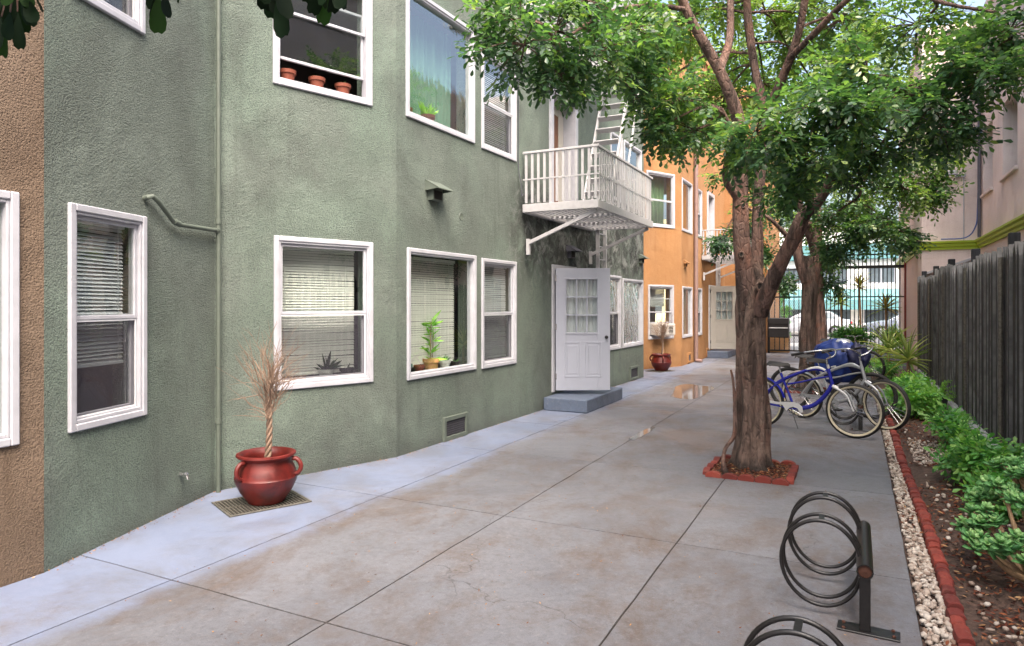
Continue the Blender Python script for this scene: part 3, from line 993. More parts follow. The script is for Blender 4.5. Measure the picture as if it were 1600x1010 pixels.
# --- green building
green = thing('apartment_building', 'sage green stucco apartment building with white windows and weather stains', 'building', (-4.6, 9, 0))
La, Lbb, Lc = math.dist(GA, GB), math.dist(GB, GC), math.dist(GC, GD)
wa = [(.19, .95, .845, 2.37), (.17, .93, 3.76, 5.28)]
wb = [(.56, 1.67, .86, 2.36), (.55, 1.66, 3.82, 5.32)]
wc = [(.19, 1.71, .83, 2.34), (1.86, 2.87, .82, 2.32), (.17, 1.67, 3.82, 5.32), (1.86, 2.87, 3.80, 5.15),
      (6.81, 7.66, .76, 2.28), (7.76, 9.22, .76, 2.24), (7.0, 7.75, 3.82, 5.2), (7.85, 9.1, 3.82, 5.2)]
dc = [(4.20, 5.12, .24, 2.30), (4.14, 5.13, 3.12, 5.22)]
mb = MB(); wall_faces(mb, GA, GB, -0.1, ZT, [hole(*h) for h in wa]); 
wall_faces(mb, GB, GC, -0.1, ZT, [hole(*h) for h in wb])
wall_faces(mb, GC, GD, -0.1, ZT, [hole(*h) for h in wc] + dc)
wpart('wall', mb, 'green_stucco', green)
shell(green, [GA, GB, GC, GD], -13, ZT, 'green_stucco')
window(green, GA, GB, *wa[0], blind=0.0, bz=.30, bmat='blind_grey', by=.115)
window(green, GA, GB, *wa[1], blind=0.0, bmat='blind_grey', upper_gl='glass_tree')
window(green, GB, GC, *wb[0], blind=0.0)
window(green, GB, GC, *wb[1], screen=False, open_=0.20)
window(green, GC, GD, *wc[0], kind='fixed', blind=0.10)
window(green, GC, GD, *wc[1], blind=0.0, bmat='blind_grey', by=.12)
window(green, GC, GD, *wc[2], kind='fixed', curtain='curtain', gl='glass_tree')
window(green, GC, GD, *wc[3], blind=0.0, by=.12, bmat='blind_grey')
window(green, GC, GD, *wc[4], gl='glass', upper_gl='glass_film', curtain='interior')
window(green, GC, GD, *wc[5], kind='fixed', gl='glass_film')
window(green, GC, GD, *wc[6], blind=0.0)
window(green, GC, GD, *wc[7], kind='fixed', blind=0.0)
# ground floor doorway
fr = MB(); s0, s1, z0, z1 = dc[0]
fr.bbox(-.05, .03, -.03, .16, 0, z1 - z0 + .05); fr.bbox(s1 - s0 - .03, s1 - s0 + .05, -.03, .16, 0, z1 - z0 + .05); fr.bbox(.03, s1 - s0 - .03, -.03, .16, z1 - z0 - .02, z1 - z0 + .05)
part('door_frame', fr, 'white_trim', green, frame_at(GC, GD, s0, z0))
hp = frame_at(GC, GD, s0 + .02, 0) @ Vector((0, -.045, 0))
door_leaf(green, Matrix.Translation((hp.x, hp.y, .27)) @ Matrix.Rotation(YAW + .03, 4, 'Z'), 'white_door')
# upper doorway behind the fire escape
fr = MB(); s0, s1, z0, z1 = dc[1]
fr.bbox(-.09, .03, -.04, .24, 0, z1 - z0 + .09); fr.bbox(s1 - s0 - .03, s1 - s0 + .09, -.04, .24, 0, z1 - z0 + .09); fr.bbox(.03, s1 - s0 - .03, -.04, .24, z1 - z0 - .03, z1 - z0 + .09)
part('door_frame', fr, 'white_trim', green, frame_at(GC, GD, s0, z0))
dl = MB(); rect_frame(dl, .03, s1 - s0 - .03, 0, z1 - z0 - .03, .2, .20, .235)
ud = part('door', dl, 'cream_door', green, frame_at(GC, GD, s0, z0))
part('door_panel', MB().bbox(.23, s1 - s0 - .23, .212, .23, .2, z1 - z0 - .23), 'door_brown', ud)
# pipes on the wall
cnr = Vector((GB[0] + .055, GB[1], 0))
pp = MB().tube([cnr + Vector((0, 0, z)) for z in (-.02, 2, 4, 6, 9)], .021, 10)
for z in (.62, 2.42, 4.6):
    pp.tube([cnr + Vector((0, 0, z)), cnr + Vector((0, 0, z + .05))], .028, 10)
wpart('wall_pipe', pp, 'pipe_green', green, 40)
pA = lambda s, z, d: frame_at(GA, GB, s, z, d).translation
bp = [pA(1.86, 2.36, -.05), pA(1.6, 2.355, -.05), pA(1.32, 2.35, -.05), pA(1.22, 2.37, -.05), pA(1.04, 2.50, -.05), pA(.97, 2.53, -.05), pA(.94, 2.52, -.03), pA(.94, 2.50, .04)]
wpart('branch_pipe', MB().tube(bp, .019, 10).tube([bp[2].lerp(bp[3], .1), bp[2].lerp(bp[3], .9)], .025, 10).tube([bp[0], bp[0].lerp(bp[1], .12)], .026, 10), 'pipe_green', green, 40)
wpart('spigot', MB().tube([pA(1.38, .28, .02), pA(1.38, .28, -.07)], .014, 8).tube([pA(1.38, .28, -.06), pA(1.38, .24, -.075)], .011, 8).tube([pA(1.36, .29, -.05), pA(1.40, .29, -.05)], .008, 6), 'chrome', green, 40)
vent_hood(green, frame_at(GC, GD, .55, 3.06), 'pipe_green', 1.25)
vent_hood(green, frame_at(GC, GD, 4.75, 2.62), 'pipe_dark', 1.2)
vent_hood(green, frame_at(GC, GD, 8.9, 2.74), 'pipe_green', 1.1)
floor_vent(green, frame_at(GC, GD, .92, .0), 'pipe_green', .56, .30)
floor_vent(green, frame_at(GC, GD, 8.25, .02), 'pipe_green', .60, .30)
wpart('cable', MB().tube(smoothpts([frame_at(GC, GD, 2.92, z, -.02 - (.05 if z < 3.7 else 0)).translation for z in (5.4, 4.4, 3.75, 3.45, 3.30)] + [frame_at(GC, GD, 3.02, 3.35, -.05).translation], None, 4), .007, 6), 'pipe_dark', green, 60)
part('stucco_scar', MB().lathe([(.05, 0), (.045, -.006), (.03, -.002), (.0, .0)], 14, axis='y'), 'pipe_green', green, frame_at(GC, GD, 1.35, 2.82) , smooth=60)

# --- orange building
orange = thing('apartment_building', 'bright orange stucco apartment building beyond the green one', 'building', (-4.6, 20, 0))
Lb2, Lc2 = math.dist(OB, OC), math.dist(OC, OD)
ob = [(.57, 1.58, .77, 2.20), (.51, 1.62, 3.72, 5.18)]
oc = [(.10, 1.28, .76, 2.18), (1.72, 2.62, .75, 2.17), (.05, 1.28, 3.70, 5.15), (1.75, 2.62, 3.70, 5.15)]
od = [(3.72, 4.62, .22, 2.25), (3.5, 4.4, 3.12, 5.2)]
mb = MB(); wall_faces(mb, OA, OB, -0.1, ZT, [])
wall_faces(mb, OB, OC, -0.1, ZT, [hole(*h) for h in ob])
wall_faces(mb, OC, OD, -0.1, ZT, [hole(*h) for h in oc] + od)
wall_faces(mb, OD, (-2.76, 25.1), -0.1, ZT, [])
wall_faces(mb, (-2.76, 25.1), (-2.76, 29.4), -0.1, ZT, [])
wpart('wall', mb, 'orange_stucco', orange)
shell(orange, [OA, OB, OC, OD], -13, ZT, 'orange_stucco')
wpart('roof', MB().box(-13, -2.7, 25.36, 29.4, ZT, ZT + .25), 'orange_stucco', orange)
window(orange, OB, OC, *ob[0], screen=False, open_=0.34, blind=0.02, bz=.75, bmat='blind_grey')
window(orange, OB, OC, *ob[1], curtain='shade_green')
window(orange, OC, OD, *oc[0], kind='fixed', curtain='blind_grey')
window(orange, OC, OD, *oc[1], blind=0.0)
window(orange, OC, OD, *oc[2], kind='fixed', curtain='blind_grey')
window(orange, OC, OD, *oc[3], blind=0.0)
fr = MB(); s0, s1, z0, z1 = od[0]
fr.bbox(-.05, .03, -.03, .16, 0, z1 - z0 + .05); fr.bbox(s1 - s0 - .03, s1 - s0 + .05, -.03, .16, 0, z1 - z0 + .05); fr.bbox(.03, s1 - s0 - .03, -.03, .16, z1 - z0 - .02, z1 - z0 + .05)
part('door_frame', fr, 'blind_grey', orange, frame_at(OC, OD, s0, z0))
hp = frame_at(OC, OD, s0 + .03, 0) @ Vector((0, -.045, 0))
door_leaf(orange, Matrix.Translation((hp.x, hp.y, .25)) @ Matrix.Rotation(YAW - .05, 4, 'Z'), 'cream_door')
fr = MB(); s0, s1, z0, z1 = od[1]
fr.bbox(-.09, .03, -.04, .24, 0, z1 - z0 + .09); fr.bbox(s1 - s0 - .03, s1 - s0 + .09, -.04, .24, 0, z1 - z0 + .09); fr.bbox(.03, s1 - s0 - .03, -.04, .24, z1 - z0 - .03, z1 - z0 + .09)
part('door_frame', fr, 'white_trim', orange, frame_at(OC, OD, s0, z0))
part('door', MB().bbox(.03, s1 - s0 - .03, .20, .235, 0, z1 - z0 - .03), 'cream_door', orange, frame_at(OC, OD, s0, z0))
dp = frame_at(OC, OD, 1.50, 0, -.075).translation
dpm = MB().tube([dp + Vector((0, 0, z)) for z in (.12, 3, 6, 9)], .06, 12)
dpm.tube(smoothpts([dp + Vector((0, 0, .14)), dp + Vector((0.01, -.01, .06)), dp + Vector((.10, -.03, .045)), dp + Vector((.18, -.04, .04))], None, 3), .058, 12)
for z in (1.1, 2.9, 4.6):
    dpm.tube([dp + Vector((0, 0, z)), dp + Vector((0, 0, z + .05))], .067, 12)
wpart('downpipe', dpm, 'pipe_brown', orange, 40)
vent_hood(orange, frame_at(OC, OD, .25, 2.82), 'orange_stucco', 1.0)
floor_vent(orange, frame_at(OC, OD, .75, .03), 'orange_stucco', .36, .28)
floor_vent(orange, frame_at(OC, OD, 3.3, .03), 'orange_stucco', .34, .26)

# door steps
def step(loc, sx, sy, h, label):
    mb = MB().bbox(0, sx, 0, sy, 0, h, .012)
    o = part_top('door_step', mb, 'step_blue', Matrix.Translation(Vector(loc)))
    return tag(o, label, 'step', 'concrete door steps')
def part_top(name, mb, mat, W, smooth=None):
    return put(name, mb.mesh(name, smooth), mat, None, W)
step((-4.46, 9.92, .001), .74, 1.80, .205, 'blue grey concrete step under the white door of the green building')
step((-4.21, 21.95, .001), .64, 1.75, .20, 'grey concrete step under the cream door of the orange building')

# --- peach building beyond the fence
peach = thing('apartment_building', 'pale peach stucco building with lime green cornice behind the black fence', 'building', (2.8, 14, 0))
PX, PYW, WX = 2.6, 19.3, 1.42
holes = [(a, b, 4.2, 5.65) for a, b in ((1.0, 2.3), (4.2, 5.5), (7.0, 8.4), (9.8, 11.1), (12.2, 13.4), (15.0, 16.3), (20.1, 21.5), (22.6, 23.8))]
holes = [(24.3 - b, 24.3 - a, c, d) for a, b, c, d in holes]
mb = MB()
wall_faces(mb, (PX, PYW), (PX, -5.0), -.1, 8.2, holes, .36)
wpart('wall', mb, 'peach_stucco', peach)
mb = MB()
wall_faces(mb, (WX, PYW), (PX, PYW), -.1, 8.2, [], .2)
wall_faces(mb, (WX, 29.4), (WX, PYW), -.1, 8.2, [(2.0, 3.2, 4.2, 5.6), (5.5, 6.7, 4.2, 5.6)], .2)
wpart('wing_wall', mb, 'peach_stucco', peach)
wpart('roof', MB().box(WX - .05, 12, PYW - .05, 29.4, 8.2, 8.4).box(PX - .05, 12, -5, PYW - .06, 8.2, 8.4), 'peach_stucco', peach)
wpart('room_wall', MB().box(4.2, 4.3, -5, 29, -.1, 8.1), 'interior', peach)
for (a, b, c, d) in holes:
    F_ = frame_at((PX, PYW), (PX, -5.0), a, c)
    wmb = rect_frame(MB(), 0, b - a, 0, d - c, .05, .28, .33)
    wmb.bbox(.05, b - a - .05, .285, .325, (d - c) / 2 - .02, (d - c) / 2 + .02)
    w_ = part('window', wmb, 'white_trim', peach, F_)
    part('pane', pane_mesh(.05, b - a - .05, .05, d - c - .05, .305), 'glass', w_)
    part('sill', MB().bbox(-.06, b - a + .06, -.06, .1, -.075, -.005, .012), 'peach_stucco', w_)
def cornice(p, q):
    L = math.dist(p, q)
    prof = [(.0, 3.0), (-.04, 3.0), (-.04, 3.05), (-.08, 3.08), (-.08, 3.13), (-.12, 3.16), (-.12, 3.20), (0, 3.20)]
    n = len(prof)
    mb = MB()
    mb.add([(0, y, z) for y, z in prof] + [(L, y, z) for y, z in prof],
           [tuple(range(n)), tuple(range(n, 2 * n))[::-1]] + [(i, i + n, (i + 1) % n + n, (i + 1) % n) for i in range(n)])
    part('cornice', mb, 'olive_trim', peach, frame_at(p, q, 0, 0))
cornice((PX, PYW - .15), (PX, -5))
cornice((WX - .117, PYW), (PX - .004, PYW))
cornice((WX, 29.4), (WX, PYW))
wp = MB()
for dx, r in ((0, .035), (.10, .02)):
    wp.tube([(PX - .05, PYW - .28 - dx, z) for z in (3.25, 5, 8)], r, 8)
wpart('wall_pipe', wp, 'pipe_dark', peach, 40)
wpart('cable', MB().tube(smoothpts([(PX - .06, PYW - .20, 8), (PX - .06, PYW - .20, 5), (PX - .07, PYW - .2, 3.9), (PX - .12, PYW - .25, 3.5), (PX - .3, PYW - .18, 3.26), (PX - .8, PYW - .2, 3.24)], None, 4), .015, 6), 'cable_blue', peach, 60)
wpart('conduit', MB().tube([(2.28, PYW - .02, 3.2), (2.28, PYW - .02, 4.75)], .012, 6), 'white_metal', peach, 60)
hd = MB()
hd.bar((1.46, PYW - .30, 2.42), (2.55, PYW - .30, 2.80), .03, .05)
hd.bar((1.46, PYW - .30, 2.42), (1.36, PYW - .30, 2.30), .03, .05)
hd.bar((1.46, PYW - .15, 2.43), (2.55, PYW - .15, 2.81), .30, .02)
wpart('roof_flashing', hd, 'white_metal', peach)
cm = thing('security_camera', 'small white security camera bracketed on the peach wall', 'camera', (2.10, PYW, 4.72))
part('bracket', MB().box(.02, .22, -.05, 0, .0, .05).bar((.1, -.02, .02), (-.02, -.2, .05), .03, .03), 'white_metal', cm)
part('body', MB().bbox(-.20, .04, -.28, -.16, .02, .13, .02), 'white_metal', cm)
part('lens_cap', MB().bbox(-.215, -.198, -.27, -.17, .03, .12, .01), 'box_black', cm)

# ------------------------------------------------------------------ fire escapes and ladders
def fire_escape(W, label):
    DEP, LEN, RH = 1.20, 2.92, .86
    o = put('fire_escape', None, None, None, W)
    tag(o, label, 'fire escape', 'white fire escape balconies')
    ch = MB()
    ch.bbox(0.0, DEP, 0, .05, -.05, .07, .004); ch.bbox(0.0, DEP, LEN - .05, LEN, -.05, .07, .004)
    ch.bbox(DEP - .05, DEP, .05, LEN - .05, -.05, .07, .004); ch.bbox(.0, .05, .05, LEN - .05, -.06, .04, .004)
    part('platform_frame', ch, 'white_metal', o)
    for i in range(13):
        x = .09 + i * (DEP - .18) / 12
        part('slat', MB().box(x - .018, x + .018, .06, LEN - .06, -.012, .014), 'white_metal', o)
    for y in (.95, 1.95):
        part('cross_bar', MB().box(.05, DEP - .05, y, y + .05, -.05, -.014), 'white_metal', o)
    tr = MB()
    tr.bbox(0, DEP, .005, .045, RH - .035, RH, .004); tr.bbox(0, DEP, LEN - .045, LEN - .005, RH - .035, RH, .004); tr.bbox(DEP - .045, DEP - .005, .045, LEN - .045, RH - .035, RH, .004)
    part('top_rail', tr, 'white_metal', o)
    mr = MB()
    mr.box(0, DEP, .012, .018, RH * .5, RH * .5 + .02); mr.box(DEP - .018, DEP - .012, .02, LEN - .02, RH * .5, RH * .5 + .02); mr.box(0, DEP, LEN - .018, LEN - .012, RH * .5, RH * .5 + .02)
    part('mid_rail', mr, 'white_metal', o)
    bal = MB().box(-.019, .019, -.007, .007, .09, RH - .03).mesh('baluster')
    bal.materials.append(M['white_metal'])
    for i in range(12):
        x = .05 + i * (DEP - .1) / 11
        for y in (.026, LEN - .026):
            put('baluster', bal, None, o, L=Matrix.Translation((x, y, 0)))
    for i in range(1, 28):
        y = .03 + i * (LEN - .06) / 28
        put('baluster', bal, None, o, L=Matrix.Translation((DEP - .026, y, 0)) @ Matrix.Rotation(PI / 2, 4, 'Z'))
    for y in (.10, LEN - .12):
        br = MB()
        br.bar((DEP - .06, y, -.07), (.06, y, -.50), .05, .05, (0, 1, 0))
        br.bar((.05, y, -.44), (.05, y, -.68), .05, .05, (0, 1, 0))
        part('bracket', br, 'white_metal', o)
    return o
fe = fire_escape(Matrix.Translation((-4.47, 9.18, 3.12)), 'white slatted fire escape balcony on the green wall above the white door')
W3 = Matrix.Translation((-4.47, 9.18, 6.15))
clone(fe, None, W3, 'upper white fire escape balcony partly hidden by leaves at the top')
clone(fe, None, Matrix.Translation((-4.21, 21.15, 3.10)), 'white fire escape balcony on the orange wall behind the tree')

def ladder(W, L, wid, n, label, tread, name='ladder', mat='white_metal'):
    """climbs +z, rungs along x"""
    o = put(name, None, None, None, W)
    tag(o, label, 'ladder')
    for x in (0, wid):
        part('side_rail', MB().bbox(x - .015, x + .015, -.035, .035, 0, L, .004), mat, o)
    for i in range(n):
        z = (i + .6) * L / n
        if tread:
            part('tread', MB().box(.016, wid - .016, -.06, .06, z - .008, z + .008), mat, o, L=Matrix.Rotation(0, 4, 'X'))
        else:
            part('rung', MB().tube([(0.01, 0, z), (wid - .01, 0, z)], .011, 8), mat, o, smooth=40)
    return o
b0, b1 = Vector((-3.98, 10.35, 3.14)), Vector((-3.98, 11.75, 6.12))
an = math.atan2(b1.y - b0.y, b1.z - b0.z)
ladder(Matrix.Translation(b0) @ Matrix.Rotation(-an, 4, 'X'), (b1 - b0).length, .46, 13, 'steep white ladder rising from the fire escape through the leaves', True)
hr = MB()
hr.tube(smoothpts([b0 + Vector((.62, .3, .02)), b0 + Vector((.62, .55, .9)), b1 + Vector((.62, .1, .0))], None, 4), .018, 6)
tag(put('handrail', hr.mesh('handrail', 50), 'white_metal'), 'thin white handrail beside the steep ladder on the fire escape', 'handrail')
ladder(Matrix.Translation((-4.33, 12.12, 1.9)) @ Matrix.Rotation(PI / 2 - .05, 4, 'Z'), 1.22, .36, 5, 'narrow drop ladder hanging on the green wall below the balcony', False)
ladder(Matrix.Translation((-4.08, 22.95, 1.7)) @ Matrix.Rotation(PI / 2, 4, 'Z'), 1.36, .44, 5, 'short drop ladder on the orange wall above the cream door', False)

# ------------------------------------------------------------------ picket fence on the right
fence = thing('picket_fence', 'tall weathered black picket fence along the planting bed', 'fence', (1.42, 12, 0))
fx = lambda y: 1.44 - 0.012 * (y - 7.5) * (1 if y < 14 else .8)
pk = []
for k in range(6):
    h, w = 1.0, .080
    pm = MB()
    pm.add([(-w / 2, -.022, 0), (w / 2, -.022, 0), (w / 2, -.022, .94), (R.uniform(-.008, .008), -.022, 1.0), (-w / 2, -.022, .94),
            (-w / 2, .022, 0), (w / 2, .022, 0), (w / 2, .022, .94), (R.uniform(-.008, .008), .022, 1.0), (-w / 2, .022, .94)],
           [(0, 1, 2, 3, 4), (9, 8, 7, 6, 5), (0, 5, 6, 1), (1, 6, 7, 2), (2, 7, 8, 3), (3, 8, 9, 4), (4, 9, 5, 0)])
    me = pm.mesh('picket'); me.materials.append(M['fence_wood']); me.materials.append(M['fence_lit_edge'])
    for f_ in me.polygons:
        if abs(f_.normal.y) < .5:
            f_.material_index = 1
    pk.append(me)
y = 3.6
while y < 18.9:
    sec = int((y - 1.0) / 2.4)
    top = 2.26 + .02 * (sec % 3) + (.05 if sec % 2 else 0) + R.uniform(-.022, .022)
    W = Matrix.Translation((fx(y) + R.uniform(-.022, .022), y, .10)) @ Matrix.Rotation(PI / 2 + R.uniform(-.10, .10), 4, 'Z') @ Matrix.Rotation(R.uniform(-.008, .008), 4, 'Y') @ Matrix.Diagonal((R.uniform(.92, 1.04), 1, top - .1, 1))
    put('picket', pk[R.randrange(6)], None, fence, W)
    y += .124 + R.uniform(0, .014)
for z in (.45, 1.25, 1.98):
    wpart('fence_rail', MB().bar((fx(3.5) + .05, 3.5, z), (fx(18.9) + .05, 18.9, z), .05, .09), 'fence_wood', fence)
for i in range(7):
    yy = 4.1 + 2.4 * i
    wpart('fence_post', MB().bbox(fx(yy) + .03, fx(yy) + .13, yy - .05, yy + .05, 0, 2.46, .008), 'fence_wood', fence)
    wpart('fence_brace', MB().tube([(fx(yy) - .035, yy + .02, .05), (fx(yy) - .035, yy + .02, 2.2)], .024, 8), 'grate_metal', fence, 40)
wpart('fence_footing', MB().bbox(1.28, 1.42, 3.5, 18.9, -.1, .17, .02), 'pale_concrete', fence)

# ------------------------------------------------------------------ brick edging, tree pits, pebbles
edging = thing('brick_edging', 'row of small rounded red bricks edging the garden bed', 'edging', (.46, 8, 0))
bk = []
for k in range(4):
    pm = MB()
    prof = [(-.040, -.06), (-.042, .018), (-.036, .034), (-.018, .044 + R.uniform(-.003, .003)), (.012, .045), (.032, .036), (.041, .02), (.040, -.06)]
    pm.prism(prof, -.047, .047)
    bm_ = bmesh.new(); me = pm.mesh('brick'); bm_.from_mesh(me)
    bmesh.ops.bevel(bm_, geom=[e for e in bm_.edges if abs(e.verts[0].co.y - e.verts[1].co.y) < .01], offset=.006, segments=1, affect='EDGES')
    bm_.to_mesh(me); bm_.free()
    me.shade_smooth(); me.set_sharp_from_angle(angle=math.radians(35))
    me.materials.append(M['brick_red']); bk.append(me)
y = 2.6
i = 0
while y < 15.5:
    x = .492 - .0095 * (y - 4) + .012 * math.sin(y * 1.3)
    put('brick', bk[i % 4], None, edging, Matrix.Translation((x + R.uniform(-.005, .005), y, R.uniform(-.016, .006))) @ Matrix.Rotation(R.uniform(-.14, .14), 4, 'Z') @ Matrix.Rotation(R.uniform(-.09, .09), 4, 'X') @ Matrix.Diagonal((R.uniform(.88, 1.08), R.uniform(.9, 1.02), R.uniform(.9, 1.05), 1)))
    y += .102 + R.uniform(0, .006)
    i += 1

def pit(cx, cy, hw, hd, label):
    o = thing('tree_pit_border', label, 'tree pit', (cx, cy, 0), 0, 'scalloped brick tree pits')
    def run(p, q, n):
        d = Vector((q[0] - p[0], q[1] - p[1], 0)); L = d.length / n; a = math.atan2(d.y, d.x)
        for k in range(n):
            m = MB()
            nn = 8
            poly = [(-L / 2 + .004, -.04)] + [(-L / 2 + .004 + (L - .008) * t / nn, .030 + .028 * math.sin(PI * t / nn) ** .7) for t in range(nn + 1)] + [(L / 2 - .004, -.04)]
            m.prism(poly, -.032, .032)
            c = Vector((p[0], p[1], 0)) + d * ((k + .5) / n)
            part('brick', m, 'brick_red', o, Matrix.Translation(c + Vector((0, 0, R.uniform(-.012, .002)))) @ Matrix.Rotation(a + R.uniform(-.04, .04), 4, 'Z'), smooth=40)
    run((cx - hw, cy - hd), (cx + hw, cy - hd), 5); run((cx + hw, cy - hd + .035), (cx + hw, cy + hd - .035), 4)
    run((cx + hw, cy + hd), (cx - hw, cy + hd), 5); run((cx - hw, cy + hd - .035), (cx - hw, cy - hd + .035), 4)
    part('soil_fill', MB().box(-hw + .033, hw - .033, -hd + .033, hd - .033, -.03, .022), 'soil', o)
    return o
pit(-.945, 7.26, .385, .40, 'square pit of scalloped red bricks around the front tree')
pit(-.86, 14.36, .37, .38, 'square brick pit around the second tree behind the bicycles')

ICO = bmesh.new(); bmesh.ops.create_icosphere(ICO, subdivisions=1, radius=1)
ICO_V = np.array([v.co[:] for v in ICO.verts]); ICO_F = np.array([[v.index for v in f.verts] for f in ICO.faces]); ICO.free()
def pebbles(name, P, size, tone, mat, flat=.55):
    N = len(P); K = len(ICO_V)
    q = NP.normal(size=(N, 4)); q[:, 1:3] *= .25; q /= np.linalg.norm(q, axis=1, keepdims=True)
    w, x, y_, z = q.T
    Rm = np.stack([np.stack([1 - 2 * (y_ * y_ + z * z), 2 * (x * y_ - z * w), 2 * (x * z + y_ * w)], -1), np.stack([2 * (x * y_ + z * w), 1 - 2 * (x * x + z * z), 2 * (y_ * z - x * w)], -1), np.stack([2 * (x * z - y_ * w), 2 * (y_ * z + x * w), 1 - 2 * (x * x + y_ * y_)], -1)], 1)
    S = np.stack([size * NP.uniform(.9, 1.35, N), size * NP.uniform(.7, 1.0, N), size * flat * NP.uniform(.8, 1.2, N)], -1)
    jit = 1 + NP.uniform(-.16, .16, (N, K, 1))
    V = np.einsum('nij,nkj->nki', Rm, ICO_V[None] * jit * S[:, None, :]) + np.asarray(P)[:, None, :]
    Fc = (np.arange(N) * K)[:, None, None] + ICO_F[None]
    me = bulk(name, V.reshape(-1, 3), Fc.reshape(-1, 3), np.repeat(tone, K), True)
    me.materials.append(M[mat])
    return me
def strip_pts(n, x0, x1, y0, y1, z):
    return np.stack([NP.uniform(x0, x1, n), y0 + (y1 - y0) * NP.uniform(0, 1, n) ** 1.25, NP.uniform(z - .012, z + .012, n)], -1)
P1 = strip_pts(3600, .315, .455, 2.5, 15.5, -.008)
P1[:, 0] = np.minimum(P1[:, 0], .492 - .0095 * (P1[:, 1] - 4) - .055)
gap = np.array([noise.noise(Vector((0, p[1] * 1.1, 4))) for p in P1])
P1 = P1[(gap < .12) | (NP.uniform(size=len(P1)) < .25)]
o = put('gravel', pebbles('gravel', P1, NP.uniform(.009, .024, len(P1)), NP.beta(1.6, 1.5, len(P1)), 'pebble'))
o['kind'] = 'stuff'; tag(o, 'strip of cream white pebbles between concrete and red bricks', 'gravel')
P2 = strip_pts(900, .56, 1.28, 3.0, 16, .02)
den = np.array([noise.noise(Vector((p[0] * 1.3, p[1] * .7, 9))) for p in P2])
P2 = P2[(den > .08) | (NP.uniform(size=len(P2)) < .16)]
P2[:, 2] = [.028 + .05 * noise.noise(Vector((p[0] * 2.2, p[1] * 2.2, 3))) + .02 * noise.noise(Vector((p[0] * 9, p[1] * 9, 8))) + .05 * (p[0] - .5) for p in P2]
P2b = np.stack([NP.uniform(.55, .95, 420), NP.uniform(8.2, 9.6, 420), NP.uniform(.02, .05, 420)], -1)
P2 = np.vstack([P2, P2b])
o = put('gravel', pebbles('gravel', P2, NP.uniform(.010, .022, len(P2)), NP.uniform(0, .9, len(P2)), 'pebble'))
o['kind'] = 'stuff'; tag(o, 'loose pale pebbles scattered over the brown soil under the plants', 'gravel')
def chips(name, P, ln, mat):
    n = len(P)
    d = unit(n); d[:, 2] *= .25
    nn = np.tile([0, 0, 1.0], (n, 1)) + .5 * unit(n)
    me = leafmesh(name, P, d, nn, ln * NP.uniform(.6, 1.3, n), ln * NP.uniform(.3, .6, n), NP.uniform(0, 1, n), LEAF_POINT)
    me.materials.append(M[mat]); return me
Pm = np.stack([NP.uniform(-1.29, -.60, 1900), NP.uniform(6.90, 7.62, 1900), NP.uniform(.024, .042, 1900)], -1)
Pm[:, 2] += .03 * np.exp(-((Pm[:, 0] + .95) ** 2 + (Pm[:, 1] - 7.3) ** 2) / .05)
o = put('litter', chips('litter', Pm, .034, 'litter')); o['kind'] = 'stuff'; tag(o, 'red brown bark mulch filling the front tree pit', 'mulch')
Pm = np.stack([NP.uniform(.32, 1.35, 9000), 2.6 + 13 * NP.uniform(0, 1, 9000) ** 1.3, NP.uniform(.03, .05, 9000)], -1)
den = np.array([noise.noise(Vector((p[0] * 1.6, p[1] * 1.1, 21))) for p in Pm]); Pm = Pm[den > -.12]
Pm[:, 2] = np.where(Pm[:, 0] < .5, NP.uniform(-.012, .014, len(Pm)), [.012 + .05 * noise.noise(Vector((p[0] * 2.2, p[1] * 2.2, 3))) + .02 * noise.noise(Vector((p[0] * 9, p[1] * 9, 8))) + .05 * (p[0] - .5) + R.uniform(0, .014) for p in Pm])
o = put('litter', chips('litter', Pm, .040, 'litter')); o['kind'] = 'stuff'; tag(o, 'red brown fallen leaf litter over the garden bed', 'leaf litter')
Pm = np.stack([NP.uniform(-3.9, .28, 700), 2.4 + 18 * NP.uniform(0, 1, 700) ** 1.5, np.full(700, .004)], -1)
o = put('litter', chips('litter', Pm, .018, 'litter_tan')); o['kind'] = 'stuff'; tag(o, 'few dry leaf scraps lying on the concrete', 'leaf litter')

dl = []
for p_, q_, n_ in ((BR[0], BR[1], 120), (GA, GB, 130), (GB, GC, 150), (GC, GD, 420), (OB, OC, 60)):
    F0, L_ = frame_at(p_, q_, 0, 0), math.dist(p_, q_)
    for _ in range(n_):
        v = F0 @ Vector((R.uniform(0, L_), -abs(R.gauss(0, .05)) - .004, .005))
        dl.append(tuple(v))
o = put('litter', chips('litter', np.array(dl), .020, 'litter_tan')); o['kind'] = 'stuff'; tag(o, 'dirt and dry scraps gathered along the foot of the walls', 'debris')

